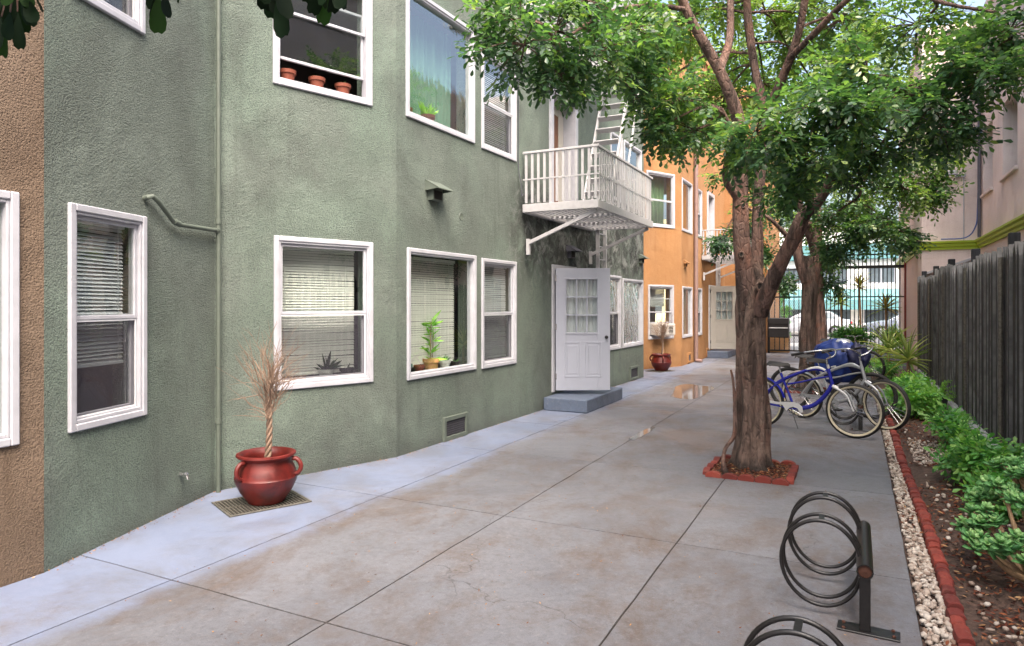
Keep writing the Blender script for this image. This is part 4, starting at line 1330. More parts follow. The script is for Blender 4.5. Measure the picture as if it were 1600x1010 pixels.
# ------------------------------------------------------------------ bicycle racks
def rack(loc, label, pairs=(.18, .67)):
    o = thing('bicycle_rack', label, 'bicycle rack', loc, 0, 'black hoop bicycle racks')
    part('post', MB().bbox(-.026, .026, -.026, .026, .008, .285, .004), 'black_iron', o)
    part('base_plate', MB().bbox(-.13, .16, -.055, .055, 0, .010, .002), 'black_iron', o, L=Matrix.Rotation(-.05, 4, 'Z'))
    for x, y in ((-.10, .035), (-.10, -.035), (.13, .035), (.13, -.035)):
        part('bolt', MB().lathe([(.009, .009), (.009, .018), (.005, .021), (0, .022)], 6, (x, y, 0)), 'rust', o)
    n = 16
    vs, fs = [], []
    for (r, yy) in ((.040, -.04), (.040, .76), (.034, .76), (.034, -.04)):
        for j in range(n):
            a = 2 * PI * j / n
            vs.append((r * math.cos(a), yy, .32 + r * math.sin(a)))
    for k in range(4):
        for j in range(n):
            fs.append((k * n + j, k * n + (j + 1) % n, ((k + 1) % 4) * n + (j + 1) % n, ((k + 1) % 4) * n + j))
    t = part('tube', MB().add(vs, fs), 'black_iron', o, smooth=40)
    part('tube_end', MB().lathe([(0.0, -.034), (.0335, -.028)], n, (0, 0, .32), axis='y'), 'rust', t)
    cx, cz, r = -.212, .278, .205
    for yc in pairs:
        for dy in (-.062, .062):
            pts = [(cx + r * 1.0 * math.cos(2 * PI * k / 48) * (1.0 if math.cos(2 * PI * k / 48) < 0 else .96), yc + dy, cz + .232 * math.sin(2 * PI * k / 48)) for k in range(48)]
            part('hoop', MB().tube(pts, .0108, 8, closed=True), 'black_iron', o, smooth=50)
        part('spacer', MB().box(cx - .014, cx + .014, yc - .056, yc + .056, cz + .228, cz + .236), 'black_iron', o)
    return o
rack((.04, 3.98, 0), 'whole black hoop bicycle rack standing alone in front of the brick pit')
rack((.02, 2.02, 0), 'nearest black hoop bicycle rack cut off by the bottom edge', (.20, .70))
rack((.05, 10.25, 0), 'black hoop bicycle rack holding the parked bicycles')

# ------------------------------------------------------------------ bicycles
def ring(c, r, n=36, y=0.0):
    return [(c[0] + r * math.cos(2 * PI * k / n), y, c[2] + r * math.sin(2 * PI * k / n)) for k in range(n)]
def bicycle(rear, front, z, label, fm, am, ww=True, cruiser=True, steer=0.15, saddle_m='saddle', lean=0.0, guard=True):
    d = Vector((front[0] - rear[0], front[1] - rear[1], 0))
    sc_ = d.length / 1.14
    a = math.atan2(d.y, d.x)
    S = .92 + .08 * min(sc_, 1.2)
    W = Matrix.Translation((rear[0], rear[1], z)) @ Matrix.Rotation(a, 4, 'Z') @ Matrix.Rotation(lean, 4, 'X') @ Matrix.Diagonal((sc_, 1, S, 1))
    # keep wheels round: undo the length stretch around each hub
    o = put('bicycle', None, None, None, Matrix.Translation((rear[0], rear[1], z)) @ Matrix.Rotation(a, 4, 'Z') @ Matrix.Rotation(lean, 4, 'X'))
    tag(o, label, 'bicycle', 'bicycles parked at the rack')
    wb, r = d.length, .345
    k = wb / 1.14
    X = lambda x: x * k
    def wheel(cx, rot):
        L = Matrix.Translation((cx, 0, r)) @ Matrix.Rotation(rot, 4, 'Z')
        rim = MB().tube(ring((0, 0, 0), r - .045), .012, 6, closed=True)
        w = part('wheel', rim, 'chrome', o, L=L, smooth=60)
        part('tyre', MB().tube(ring((0, 0, 0), r - .030), .030, 10, closed=True), 'tyre', w, smooth=60)
        if ww:
            for s in (-1, 1):
                vs, fs = [], []
                for q in range(36):
                    an = 2 * PI * q / 36
                    for rr in (r - .055, r - .042, r - .031):
                        vs.append((rr * math.cos(an), s * (.0180 if rr < r - .05 else .0285 if rr < r - .035 else .0305), rr * math.sin(an)))
                for q in range(36):
                    b = ((q + 1) % 36) * 3
                    fs += [(3 * q, 3 * q + 1, b + 1, b), (3 * q + 1, 3 * q + 2, b + 2, b + 1)]
                part('whitewall', MB().add(vs, fs), 'whitewall', w)
        sp = MB()
        for q in range(28):
            an = 2 * PI * q / 28
            off = .5 if q % 2 else -.5
            s = .025 if q % 4 < 2 else -.025
            sp.tube([(.02 * math.cos(an + off * 2), s, .02 * math.sin(an + off * 2)), ((r - .05) * math.cos(an), 0, (r - .05) * math.sin(an))], .0013, 3, caps=False)
        part('spokes', sp, 'chrome', w)
        part('hub', MB().tube([(0, -.05, 0), (0, .05, 0)], .018, 8), 'chrome', w, smooth=40)
        return w
    wheel(0, 0); wheel(wb, steer)
    fr = MB()
    bb, seat, ht, hb = Vector((X(.45), 0, .29)), Vector((X(.28), 0, .73)), Vector((X(.84), 0, .86)), Vector((X(.89), 0, .66))
    if cruiser:
        fr.tube(smoothpts([ht + Vector((.01, 0, -.04)), Vector((X(.66), 0, .84)), Vector((X(.42), 0, .74)), Vector((X(.2), 0, .60)), Vector((X(.02), .05, .36))], None, 5), .021, 8)
        fr.tube(smoothpts([Vector((X(.3), 0, .655)), Vector((X(.16), -.03, .55)), Vector((X(.02), -.05, .36))], None, 4), .012, 8)
        fr.tube(smoothpts([hb, Vector((X(.80), 0, .50)), Vector((X(.66), 0, .36)), bb], None, 5), .028, 8)
        fr.tube(smoothpts([ht + Vector((.02, 0, -.1)), Vector((X(.70), 0, .72)), Vector((X(.52), 0, .66)), Vector((X(.36), 0, .62))], None, 5), .012, 8)
    else:
        fr.tube([ht + Vector((0, 0, -.05)), seat], .017, 8)
        fr.tube([hb, bb], .02, 8)
        for s in (-.05, .05):
            fr.tube([seat + Vector((0, 0, -.03)), (0, s, .345)], .009, 6)
    fr.tube([seat + Vector((-.01, 0, .03)), bb], .017, 8)
    fr.tube([ht, hb], .022, 8)
    for s in (-.055, .055):
        fr.tube([bb, (0.02, s, .345)], .011, 6)
    part('frame', fr, fm, o, smooth=60)
    if cruiser:
        part('tank', MB().tube(smoothpts([ht + Vector((-.01, 0, -.045)), Vector((X(.72), 0, .862)), Vector((X(.58), 0, .82))], None, 4), [.021] * 8 + [.018], 8), am, o, smooth=60)
    fk = MB()
    hub = Vector((wb, 0, r))
    fk.tube([ht + Vector((-.005, 0, .05)), hb + Vector((.01, 0, -.03))], .014, 8)
    for s in (-.05, .05):
        fk.tube(smoothpts([hb + Vector((.01, s * .6, -.02)), Vector((wb - .09, s, .54)), hub + Vector((0, s, 0))], None, 4), [.017, .017, .016, .016, .015, .013, .012, .011, .010], 8)
    part('fork', fk, am, o, smooth=60)
    fd = MB()
    for cx in (0,):
        a0, a1 = (.25, 2.9)
        n = 14
        vs, fs = [], []
        for q in range(n + 1):
            an = a0 + (a1 - a0) * q / n
            for (yy, rr) in ((-.032, r + .004), (0, r + .022), (.032, r + .004)):
                vs.append((cx + rr * math.cos(an), yy, r + rr * math.sin(an)))
        for q in range(n):
            for j in (0, 1):
                fs.append((3 * q + j, 3 * q + j + 1, 3 * q + j + 4, 3 * q + j + 3))
        fd.add(vs, fs)
    if cruiser:
        part('fender', fd, fm, o, smooth=60)
    part('seat_post', MB().tube([seat, seat + Vector((-.035, 0, .14))], .012, 8), 'chrome', o, smooth=60)
    sp = seat + Vector((-.05, 0, .15))
    vs, fs = [], []
    prof = [(-.14, .09, 0), (-.11, .105, .025), (-.03, .085, .02), (.06, .045, .012), (.14, .022, .008), (.165, .012, -.01)]
    for x, hw, zz in prof:
        for t in range(7):
            u = -1 + t / 3
            vs.append((sp.x + x, hw * u, sp.z + zz + .035 * (1 - u * u) ** .5 - .02 - .02 * abs(u)))
    for q in range(5):
        for t in range(6):
            fs.append((q * 7 + t, q * 7 + t + 1, q * 7 + t + 8, q * 7 + t + 7))
    low = [(p[0], p[1] * .8, min(p[2] - .006, sp.z - .022)) for p in vs]
    n0 = len(vs)
    vs += low
    fs += [tuple(i + n0 for i in f[::-1]) for f in list(fs)]
    fs += [(0 + 7 * q, 7 + 7 * q, n0 + 7 + 7 * q, n0 + 7 * q) for q in range(5)] + [(6 + 7 * q, n0 + 6 + 7 * q, n0 + 13 + 7 * q, 13 + 7 * q) for q in range(5)]
    fs += [tuple(t for t in (q, n0 + q, n0 + q + 1, q + 1)) for q in range(6)]
    part('saddle', MB().add(vs, fs), saddle_m, o, smooth=50)
    st = ht + Vector((-.02, 0, .12))
    hbm = MB().tube([ht, st], .014, 8)
    ca, sa = math.cos(steer), math.sin(steer)
    def rot(v):
        v = Vector(v) - st
        return st + Vector((v.x * ca - v.y * sa, v.x * sa + v.y * ca, v.z))
    gr = MB()
    for s in (-1, 1):
        if cruiser:
            pts = [st, st + Vector((.07, s * .10, .05)), st + Vector((.03, s * .25, .12)), st + Vector((-.14, s * .31, .10)), st + Vector((-.34, s * .33, .05))]
        else:
            pts = [st, st + Vector((.02, s * .15, .02)), st + Vector((0, s * .24, .02)), st + Vector((-.03, s * .30, .02))]
        P_ = [rot(p) for p in smoothpts(pts, None, 4)]
        hbm.tube(P_, .011, 8)
        gr.tube(P_[-4:], .017, 8)
    part('handlebar', hbm, 'chrome', o, smooth=60)
    part('grips', gr, 'saddle', o, smooth=60)
    ck = MB().tube([bb + Vector((0, -.075, 0)), bb + Vector((.15, -.085, -.07))], .009, 6).tube([bb + Vector((0, .075, 0)), bb + Vector((-.15, .085, .07))], .009, 6)
    cr = part('crank', ck, 'chrome', o, smooth=60)
    ch = MB().tube([(bb.x + .085 * math.cos(2 * PI * q / 24), -.055, bb.z + .085 * math.sin(2 * PI * q / 24)) for q in range(24)], .006, 5, closed=True)
    for q in range(5):
        an = 2 * PI * q / 5
        ch.tube([bb + Vector((.02 * math.cos(an), -.055, .02 * math.sin(an))), bb + Vector((.085 * math.cos(an), -.055, .085 * math.sin(an)))], .006, 4)
    part('chainring', ch, 'chrome', cr, smooth=60)
    for s in (-1, 1):
        c = bb + Vector((-.15 * s * -1 * -1 if False else .15 * (1 if s < 0 else -1), s * .085, -.07 * (1 if s < 0 else -1)))
        part('pedal', MB().bbox(c.x - .045, c.x + .045, min(c.y, c.y + s * .09), max(c.y, c.y + s * .09), c.z - .011, c.z + .011, .003), 'saddle', cr)
    if guard:
        g = MB()
        poly = [(bb.x + .13, bb.z - .02), (bb.x + .115, bb.z + .05), (bb.x + .07, bb.z + .085), (bb.x, bb.z + .10), (bb.x - .10, bb.z + .095), (bb.x - .2, bb.z + .085), (.05, .385), (.02, .375), (.05, .36), (bb.x - .14, bb.z + .05), (bb.x - .09, bb.z - .02), (bb.x - .05, bb.z + .02), (bb.x, bb.z + .04), (bb.x + .06, bb.z + .02), (bb.x + .09, bb.z - .03)]
        g.prism(poly, -.068, -.060)
        part('chain_guard', g, am, o)
    ks = MB().tube([bb + Vector((-.07, .06, -.01)), Vector((bb.x - .03, .20, .004))], .007, 6)
    part('kickstand', ks, 'chrome', o, smooth=60)
    return o
bicycle((-1.20, 9.95), (-.02, 9.62), 0, 'blue cruiser bicycle with white fork and cream whitewall tyres', 'bike_blue', 'bike_white', steer=.05, lean=-.02)
bicycle((-.72, 11.05), (.36, 10.43), -.005, 'silver cruiser bicycle with swept handlebar just behind the blue one', 'bike_silver', 'bike_silver', steer=-.1, lean=.04)
bicycle((-.95, 11.75), (.20, 11.35), 0, 'black bicycle with the blue jacket draped over it', 'bike_black', 'bike_black', ww=False, cruiser=False, steer=.2, guard=False)
bicycle((-.80, 16.9), (.27, 16.55), 0, 'dark bicycle standing farthest back behind the draped jacket', 'bike_red', 'bike_black', ww=False, cruiser=False, steer=-.3, guard=False)

def jacket():
    bm = bmesh.new()
    bmesh.ops.create_icosphere(bm, subdivisions=5, radius=1)
    for v in bm.verts:
        c = v.co.copy()
        f = noise.noise(c * 1.4 + Vector((3, 1, 0))) * .16 + noise.noise(Vector((c.x * 4.5, c.y * 4.5, c.z * .9)) + Vector((7, 0, 0))) * .11 + noise.noise(c * 7) * .03
        sp = 1 + .35 * max(0, -c.z)
        v.co = Vector((c.x * .37 * (1 + f) * sp, c.y * .21 * (1 + f) * sp, c.z * (.26 if c.z > 0 else .42) * (1 + .6 * f)))
        if v.co.z < -.2:
            v.co.z += .05 * noise.noise(Vector((c.x * 3, c.y * 3, 0)))
    me = bpy.data.meshes.new('jacket'); bm.to_mesh(me); bm.free()
    me.shade_smooth()
    o = put('jacket', me, 'jacket', None, Matrix.Translation((-.26, 11.52, .91)) @ Matrix.Rotation(-.33, 4, 'Z') @ Matrix.Diagonal((.90, .90, .98, 1)))
    tag(o, 'bright blue jacket draped over the black bicycle', 'jacket')
    bm = bmesh.new(); bmesh.ops.create_icosphere(bm, subdivisions=4, radius=1)
    for v in bm.verts:
        c = v.co.copy(); f = noise.noise(c * 2.2) * .3 + noise.noise(c * 5) * .12
        v.co = Vector((c.x * .17, c.y * .15, c.z * .22)) * (1 + f)
    me = bpy.data.meshes.new('sleeve'); bm.to_mesh(me); bm.free(); me.shade_smooth()
    put('sleeve', me, 'jacket_navy', o, L=Matrix.Translation((.36, -.10, -.02)))
    put('hood', MB().lathe([(.02, .10), (.10, .085), (.15, .04), (.17, -.02), (.16, -.06)], 16).mesh('hood', 60), 'bike_silver', o, L=Matrix.Translation((.08, 0, .19)) @ Matrix.Diagonal((1, .8, .8, 1)))
    lg = MB()
    for i, (x, z, w, h) in enumerate(((-.06, 0, .05, .012), (-.02, .008, .07, .016), (.04, .004, .05, .011))):
        lg.add([(x - w / 2, 0, z - h), (x + w / 2, 0, z - h * .6), (x + w / 2 - .01, 0, z + h), (x - w / 2 + .01, 0, z + h * .7)], [(0, 1, 2, 3)])
    put('logo', lg.mesh('logo'), 'bike_white', o, L=Matrix.Translation((.07, -.262, -.16)) @ Matrix.Rotation(.1, 4, 'X'))
jacket()

# ------------------------------------------------------------------ red urns with dried braided shrubs, standing on drain grates
def urn(loc, label, rz=0.0):
    o = thing('plant_pot', label, 'plant pot', loc, rz, 'red handled urns')
    prof = [(.145, 0), (.155, .012), (.165, .03), (.215, .10), (.252, .18), (.258, .215), (.252, .222), (.250, .235), (.228, .30), (.205, .345), (.205, .365), (.232, .385), (.245, .398), (.243, .412), (.225, .418), (.205, .405), (.185, .36), (.20, .30), (.21, .26), (0, .25)]
    part('urn_body', MB().lathe(prof, 40), 'pot_red', o, smooth=50)
    for k in range(3):
        a = 2 * PI * k / 3 + .35
        c, s = math.cos(a), math.sin(a)
        P = [(.222, .365), (.262, .36), (.292, .325), (.296, .28), (.275, .245), (.247, .232)]
        part('handle', MB().tube(smoothpts([(r * c, r * s, z) for r, z in P], None, 4), .019, 10), 'pot_red', o, smooth=60)
    part('potting_soil', MB().lathe([(.195, .318), (0, .325)], 24), 'soil', o)
    return o
def dried_shrub(loc, H, label, seed):
    rr = random.Random(seed)
    o = thing('dried_shrub', label, 'plant', loc, 0, 'dried braided shrubs in red urns')
    st = MB()
    n = 40
    for k in range(3):
        pts, rad = [], []
        for i in range(n + 1):
            t = i / n
            a = 2 * PI * k / 3 + t * 17
            rb = .017 * (1 - .2 * t)
            pts.append((rb * math.cos(a) + .02 * math.sin(t * 3) + .012 * t, rb * math.sin(a), t * .56))
            rad.append(.0145 - .003 * t)
        st.tube(pts, rad, 8)
    part('braided_stem', st, 'twig_tan', o, smooth=60)
    tw = MB()
    for i in range(110):
        b = Vector((.03 + rr.gauss(0, .022), rr.gauss(0, .022), .38 + rr.random() * .36))
        az = rr.uniform(0, 2 * PI)
        el = rr.triangular(.4, 1.5, 1.15) if i > 8 else rr.uniform(-.1, .4)
        L = rr.uniform(.20, .56) * (1 if el > .6 else .75)
        d = Vector((math.cos(az) * math.cos(el), math.sin(az) * math.cos(el), math.sin(el)))
        p1 = b + d * L * .5 + Vector((rr.gauss(0, .03), rr.gauss(0, .03), rr.gauss(0, .02)))
        p2 = b + d * L + Vector((rr.gauss(0, .05), rr.gauss(0, .05), rr.uniform(-.02, .06)))
        pts = smoothpts([b, p1, p2], None, 3)
        r0 = rr.uniform(.0026, .0052)
        tw.tube(pts, [r0, r0 * .9, r0 * .8, r0 * .7, r0 * .55, r0 * .4, r0 * .25], 4, caps=False)
        for _ in range(rr.randint(0, 3)):
            q = pts[rr.randint(2, 5)]
            e = (d + Vector((rr.gauss(0, .6), rr.gauss(0, .6), rr.gauss(.1, .4)))).normalized() * L * rr.uniform(.2, .45)
            tw.tube([q, q + e * .5 + Vector((0, 0, .008)), q + e], [r0 * .5, r0 * .38, r0 * .2], 3, caps=False)
    part('dry_twigs', tw, 'twig_tan', o)
    return o
def grate(cx, cy, w, d, rz, label):
    o = thing('drain_grate', label, 'drain grate', (cx, cy, .002), rz, 'metal drain grates')
    part('frame', rect_frame(MB(), -w / 2, w / 2, -d / 2, d / 2, .018, 0, .012, .002), 'grate_metal', o, L=Matrix.Rotation(-PI / 2, 4, 'X') @ Matrix.Translation((0, -.012, 0)))
    part('pit', MB().add([(-w / 2, -d / 2, .001), (w / 2, -d / 2, .001), (w / 2, d / 2, .001), (-w / 2, d / 2, .001)], [(0, 1, 2, 3)]), 'void', o)
    n = 24
    bm_ = MB().box(-.0055, .0055, -d / 2 + .017, d / 2 - .017, .003, .011).mesh('grate_bar'); bm_.materials.append(M['grate_metal'])
    for i in range(1, n):
        put('grate_bar', bm_, None, o, L=Matrix.Translation((-w / 2 + w * i / n, 0, 0)))
    part('cross_bar', MB().box(-w / 2 + .017, w / 2 - .017, -.006, .006, .002, .010), 'grate_metal', o)
grate(-4.53, 4.22, .68, .50, 1.15, 'rectangular metal drain grate under the near red urn')
urn((-4.50, 4.24, .016), 'glossy dark red clay urn beside the green wall', 2.2)
dried_shrub((-4.49, 4.24, .336), 1.0, 'bare dried shrub with braided stem in the near red urn', 3)
grate(-4.42, 17.02, .62, .46, 1.15, 'metal drain grate under the far red urn')
urn((-4.40, 17.05, .016), 'dark red clay urn beside the orange wall', .6)
dried_shrub((-4.39, 17.05, .336), 1.0, 'bare dried shrub in the far red urn before the orange wall', 8)

# ------------------------------------------------------------------ things on the window sills
def terracotta(W, s, label, mat='terracotta', leaves=0, lm='leaf_dark', lh=.12, group='pots on window sills', tall=False, tone=.5):
    o = put('flower_pot', None, None, None, W)
    tag(o, label, 'flower pot', group)
    part('pot', MB().lathe([(.055 * s, 0), (.075 * s, .10 * s), (.085 * s, .10 * s), (.088 * s, .135 * s), (.078 * s, .135 * s), (.072 * s, .11 * s), (0, .11 * s)], 20), mat, o, smooth=40)
    if leaves:
        b, d, n, ln = [], [], [], []
        rr = random.Random(len(label) * 7 + leaves)
        for i in range(leaves):
            az = rr.uniform(0, 2 * PI); el = rr.uniform(.3, 1.4)
            v = Vector((math.cos(az) * math.cos(el), math.sin(az) * math.cos(el), math.sin(el)))
            z0 = .115 * s
            if tall:
                f = rr.random()
                z0 += lh * 2.6 * f
                el = rr.uniform(.0, .9)
                v = Vector((math.cos(az) * math.cos(el), math.sin(az) * math.cos(el), math.sin(el)))
            b.append((rr.gauss(0, .015), rr.gauss(0, .015), z0)); d.append(tuple(v)); n.append((v.y, -v.x, .6)); ln.append(lh * rr.uniform(.6, 1.1))
        ln = np.array(ln)
        me = leafmesh('leaves', b, d, n, ln, ln * .22, NP.uniform(tone - .3, tone + .4, len(b)), LEAF_POINT)
        me.materials.append(M[lm])
        put('leaves', me, None, o)
        if tall:
            part('stem', MB().tube([(-.012, 0, .1 * s), (-.02, 0, .1 * s + lh * 1.5), (-.005, 0, .1 * s + lh * 2.6)], .006, 6).tube([(.015, 0, .1 * s), (.035, 0, .1 * s + lh), (.03, 0, .1 * s + lh * 1.8)], .005, 6), 'stem_tan', o, smooth=60)
    return o
T = Matrix.Translation
zb = wb[1][2] + .098
for x, l, k in ((.66, 'terracotta pot at the pipe end of the upper open window sill', 0), (.98, 'middle terracotta pot of three on the upper open window sill', 6), (1.28, 'terracotta pot with small plant at the far end of the upper open sill', 14)):
    terracotta(frame_at(GB, GC, x + .1, zb - .03, .12), 0.98, l, leaves=k, lh=.08)
zb = wb[0][2] + .03
terracotta(frame_at(GB, GC, 1.20, zb, .15), .95, 'white pot of spiky aloe behind the lower screened window', 'ceramic_white', 26, 'leaf_dark', .20)
terracotta(frame_at(GB, GC, 1.45, zb, .15), .95, 'dark pot beside the aloe behind the lower screened window', 'dark_plastic', 8, 'leaf_dark', .08)
zb = wc[0][2] + .03
terracotta(frame_at(GC, GD, .33, zb, .13), 1.05, 'teal pot with small succulent in the corner of the picture window', 'ceramic_teal', 14, 'leaf_dark', .1)
terracotta(frame_at(GC, GD, .62, zb, .13), .8, 'low clay pot between the teal pot and the tall plant', 'terracotta', 0)
terracotta(frame_at(GC, GD, .87, zb, .13), 1.25, 'straw coloured pot with a tall leafy houseplant in the picture window', 'wood_pot', 46, 'leaf_fresh', .19, tall=True)
terracotta(frame_at(GC, GD, 1.16, zb, .13), .95, 'white pot with spiky succulent in the picture window', 'ceramic_white', 20, 'leaf_bush', .11)
terracotta(frame_at(GC, GD, 1.42, zb, .13), .7, 'tiny dark pot at the far end of the picture window sill', 'dark_plastic', 8, 'leaf_bush', .07)
zb = wc[2][2] + .03
terracotta(frame_at(GC, GD, .36, zb, .14), .95, 'clay pot in the near corner of the upper curtained window', 'terracotta', 8, 'leaf_bush', .09)
terracotta(frame_at(GC, GD, .80, zb, .14), 1.1, 'clay pot of pale yellow flowers in the upper curtained window', 'terracotta', 40, 'leaf_fresh', .2, tone=.8)
lp = put('ceiling_lamp', MB().lathe([(.0, .05), (.07, .04), (.10, .0), (.0, -.02)], 20).mesh('ceiling_lamp', 60), 'lamp_glow', None, frame_at(GB, GC, .75, 5.25, 1.3))
tag(lp, 'glowing orange ceiling lamp seen through the upper open window', 'lamp')
acw = frame_at(OB, OC, ob[0][0] + .12, ob[0][2] + .105, 0)
ac = put('air_conditioner', None, None, None, acw)
tag(ac, 'white window air conditioner under the raised sash of the orange building', 'air conditioner')
part('case', MB().bbox(.0, .66, -.26, .30, 0, .30, .012), 'ac_white', ac)
for x in (.10, .36):
    f = MB()
    rect_frame(f, x, x + .22, .03, .27, .02, -.27, -.255, .002)
    part('grille_frame', f, 'ac_white', ac)
    part('grille', MB().box(x + .02, x + .2, -.264, -.2615, .05, .25), 'void', ac)
    for i in range(5):
        part('louvre', MB().box(x + .02, x + .2, -.27, -.2645, .065 + i * .04, .075 + i * .04), 'ac_white', ac)

# ------------------------------------------------------------------ iron gate across the alley
GY = 25.0
def bars(o, x0, x1, z0, z1, step, r=.015):
    n = int((x1 - x0) / step)
    me = MB().box(-r, r, -r, r, z0, z1).mesh('bar'); me.materials.append(M['black_iron'])
    for i in range(1, n):
        put('bar', me, None, o, Matrix.Translation((x0 + (x1 - x0) * i / n, GY, 0)))
g1 = thing('iron_gate', 'tall black iron bar gate closing the alley beside the peach building', 'gate', (.2, GY, 0))
for x, m in ((-1.04, 'black_iron'), (1.40, 'gate_red')):
    wpart('gate_post', MB().bbox(x - .04, x + .04, GY - .04, GY + .04, 0, 3.28, .005), m, g1)
for z, h in ((.12, .05), (1.93, .04), (2.90, .10), (3.30, .045)):
    wpart('rail', MB().box(-1.0, 1.36, GY - .022, GY + .022, z - h / 2, z + h / 2), 'black_iron', g1)
bars(g1, -1.0, 1.36, .15, 3.46, .118)
g2 = thing('iron_gate', 'black iron pedestrian gate with pale wire mesh behind the front tree', 'gate', (-1.9, GY, 0))
for x in (-2.70, -1.55):
    wpart('gate_post', MB().bbox(x - .035, x + .035, GY - .035, GY + .035, 0, 2.9, .005), 'black_iron', g2)
for z, h in ((.10, .05), (1.93, .05), (2.86, .05)):
    wpart('rail', MB().box(-2.66, -1.585, GY - .02, GY + .02, z - h / 2, z + h / 2), 'black_iron', g2)
    wpart('rail', MB().box(-1.51, -1.085, GY - .02, GY + .02, z - h / 2, z + h / 2), 'black_iron', g2)
bars(g2, -2.66, -1.585, .12, 2.86, .15)
bars(g2, -1.51, -1.085, .12, 2.86, .12)
lm_ = MB()
for i in range(-16, 18):
    for s in (-1, 1):
        x0 = -2.66 + i * .065
        p, q = Vector((x0, GY - .03, .13)), Vector((x0 + s * 1.0, GY - .03, 1.90))
        ts = [0, 1]
        dx = q.x - p.x
        lo, hi = sorted(((-2.66 - p.x) / dx, (-1.59 - p.x) / dx))
        lo, hi = max(0, lo), min(1, hi)
        if hi - lo > .02:
            a, b = p.lerp(q, lo), p.lerp(q, hi)
            lm_.bar(a, b, .004, .008, (0, 1, 0))
o = wpart('wire_mesh', lm_, 'white_metal', g2)
mbx = thing('mailbox', 'black metal box with a pale band hanging on the pedestrian gate', 'mailbox', (-2.4, GY - .1, 0))
part('body', MB().bbox(-.28, .36, -.22, .05, .55, 1.20, .02), 'box_black', mbx)
part('lid', MB().bbox(-.29, .37, -.24, .06, 1.0, 1.22, .02), 'box_black', mbx)
part('band', MB().box(-.26, .34, -.245, -.235, .87, .90), 'blind_grey', mbx)
lw = thing('low_wall', 'low tan masonry block standing behind the pedestrian gate', 'wall', (-2.4, GY + .6, 0))
part('block', MB().bbox(-.33, .33, -.15, .15, 0, .58, .02), 'wood_pot', lw)

# ------------------------------------------------------------------ trees
def limb(mb, pts, rad, n=12, seed=0, flute=.0, k=5):
    P_, r_ = smoothpts(pts, rad, k)
    def rf(i, a, p):
        return 1 + flute * (math.sin(3 * a + p.z * 1.7 + seed) * .5 + math.sin(5 * a - p.z * 1.7 + seed) * .5) + .16 * noise.noise(Vector((math.cos(a) * 1.3 + seed, math.sin(a) * 1.3, p.z * 2.4))) + .05 * noise.noise(Vector((math.cos(a) * 4, math.sin(a) * 4 + seed, p.z * 9)))
    def rg(i, a, p):
        v = rf(i, a, p)
        if flute > .2:
            for a0, tw, dp in ((.4, .35, .26), (1.9, -.25, .2), (3.3, .3, .3), (4.4, .15, .22), (5.5, -.3, .26)):
                d = (a - a0 - tw * p.z - .25 * noise.noise(Vector((a0, p.z * 2, seed))) + PI) % (2 * PI) - PI
                v *= 1 - dp * math.exp(-(d / .13) ** 2)
        return v
    mb.tube(P_, r_, n, rfun=rg)
    return P_
def near(limbs, c, zmin):
    best = None
    for P_ in limbs:
        for p in P_:
            if p.z < zmin:
                continue
            s = (p - c).length + (0.5 * max(0, p.z - c.z))
            if best is None or s < best[0]:
                best = (s, p)
    return best[1]

# -- front tree
t1 = thing('alley_tree', 'leafy multi-stemmed tree with furrowed trunk in the front brick pit', 'tree', (-.95, 7.31, 0), 0, 'trees in a row down the alley')
tk = MB()
A = lambda x, y_, d: at(x, y_, d)
base = Vector((-.95, 7.31, -.02))
limb(tk, [base, base + Vector((0, 0, .12)), at(1177, 680, 6.97), at(1174, 590, 6.97), at(1172, 500, 6.97), at(1174, 450, 6.97), at(1174, 405, 6.97)], [.250, .178, .156, .143, .137, .132, .06], 72, 1.3, .24, 9)
limbs = []
tl = MB()
limbs.append(limb(tl, [at(1171, 490, 6.96), at(1164, 430, 6.93), at(1158, 350, 6.9), at(1156, 290, 6.9), at(1156, 235, 6.85), at(1150, 175, 6.8), at(1118, 100, 6.7), at(1072, 15, 6.6), at(1040, -90, 6.5)], [.112, .092, .080, .078, .070, .062, .052, .045, .035], 14, 2.1, .04))
limbs.append(limb(tl, [at(1178, 470, 7.05), at(1183, 400, 7.08), at(1184, 330, 7.1), at(1190, 250, 7.15), at(1196, 190, 7.2), at(1178, 100, 7.3), at(1168, 20, 7.4), at(1165, -90, 7.5)], [.075, .062, .055, .052, .05, .045, .042, .035], 12, 4.2, .05))
limbs.append(limb(tl, [at(1186, 490, 6.9), at(1203, 448, 6.75), at(1225, 400, 6.6), at(1245, 362, 6.5), at(1256, 338, 6.45), at(1282, 312, 6.35), at(1298, 280, 6.3), at(1330, 228, 6.1), at(1400, 175, 5.8)], [.085, .075, .072, .076, .062, .045, .04, .034, .022], 12, 5.5, .05))
limbs.append(limb(tl, [at(1124, 112, 6.72), at(1140, 60, 6.9), at(1142, -10, 7.0), at(1150, -100, 7.1)], [.045, .04, .036, .03], 10, 6))
limbs.append(limb(tl, [at(1190, 185, 7.2), at(1215, 140, 6.9), at(1245, 60, 6.6), at(1262, -20, 6.4), at(1290, -100, 6.2)], [.045, .042, .038, .034, .026], 10, 7))
limbs.append(limb(tl, [at(1235, 90, 6.6), at(1270, 55, 6.3), at(1318, 5, 6.0), at(1380, -50, 5.8)], [.032, .03, .025, .018], 8, 8))
limbs.append(limb(tl, [at(1072, 15, 6.6), at(1010, 8, 6.2), at(940, 25, 5.7), at(870, 70, 5.3)], [.026, .022, .017, .010], 8, 9))
limbs.append(limb(tl, [at(1298, 280, 6.3), at(1345, 300, 6.2), at(1310, 330, 6.3)], [.02, .016, .010], 6, 9))
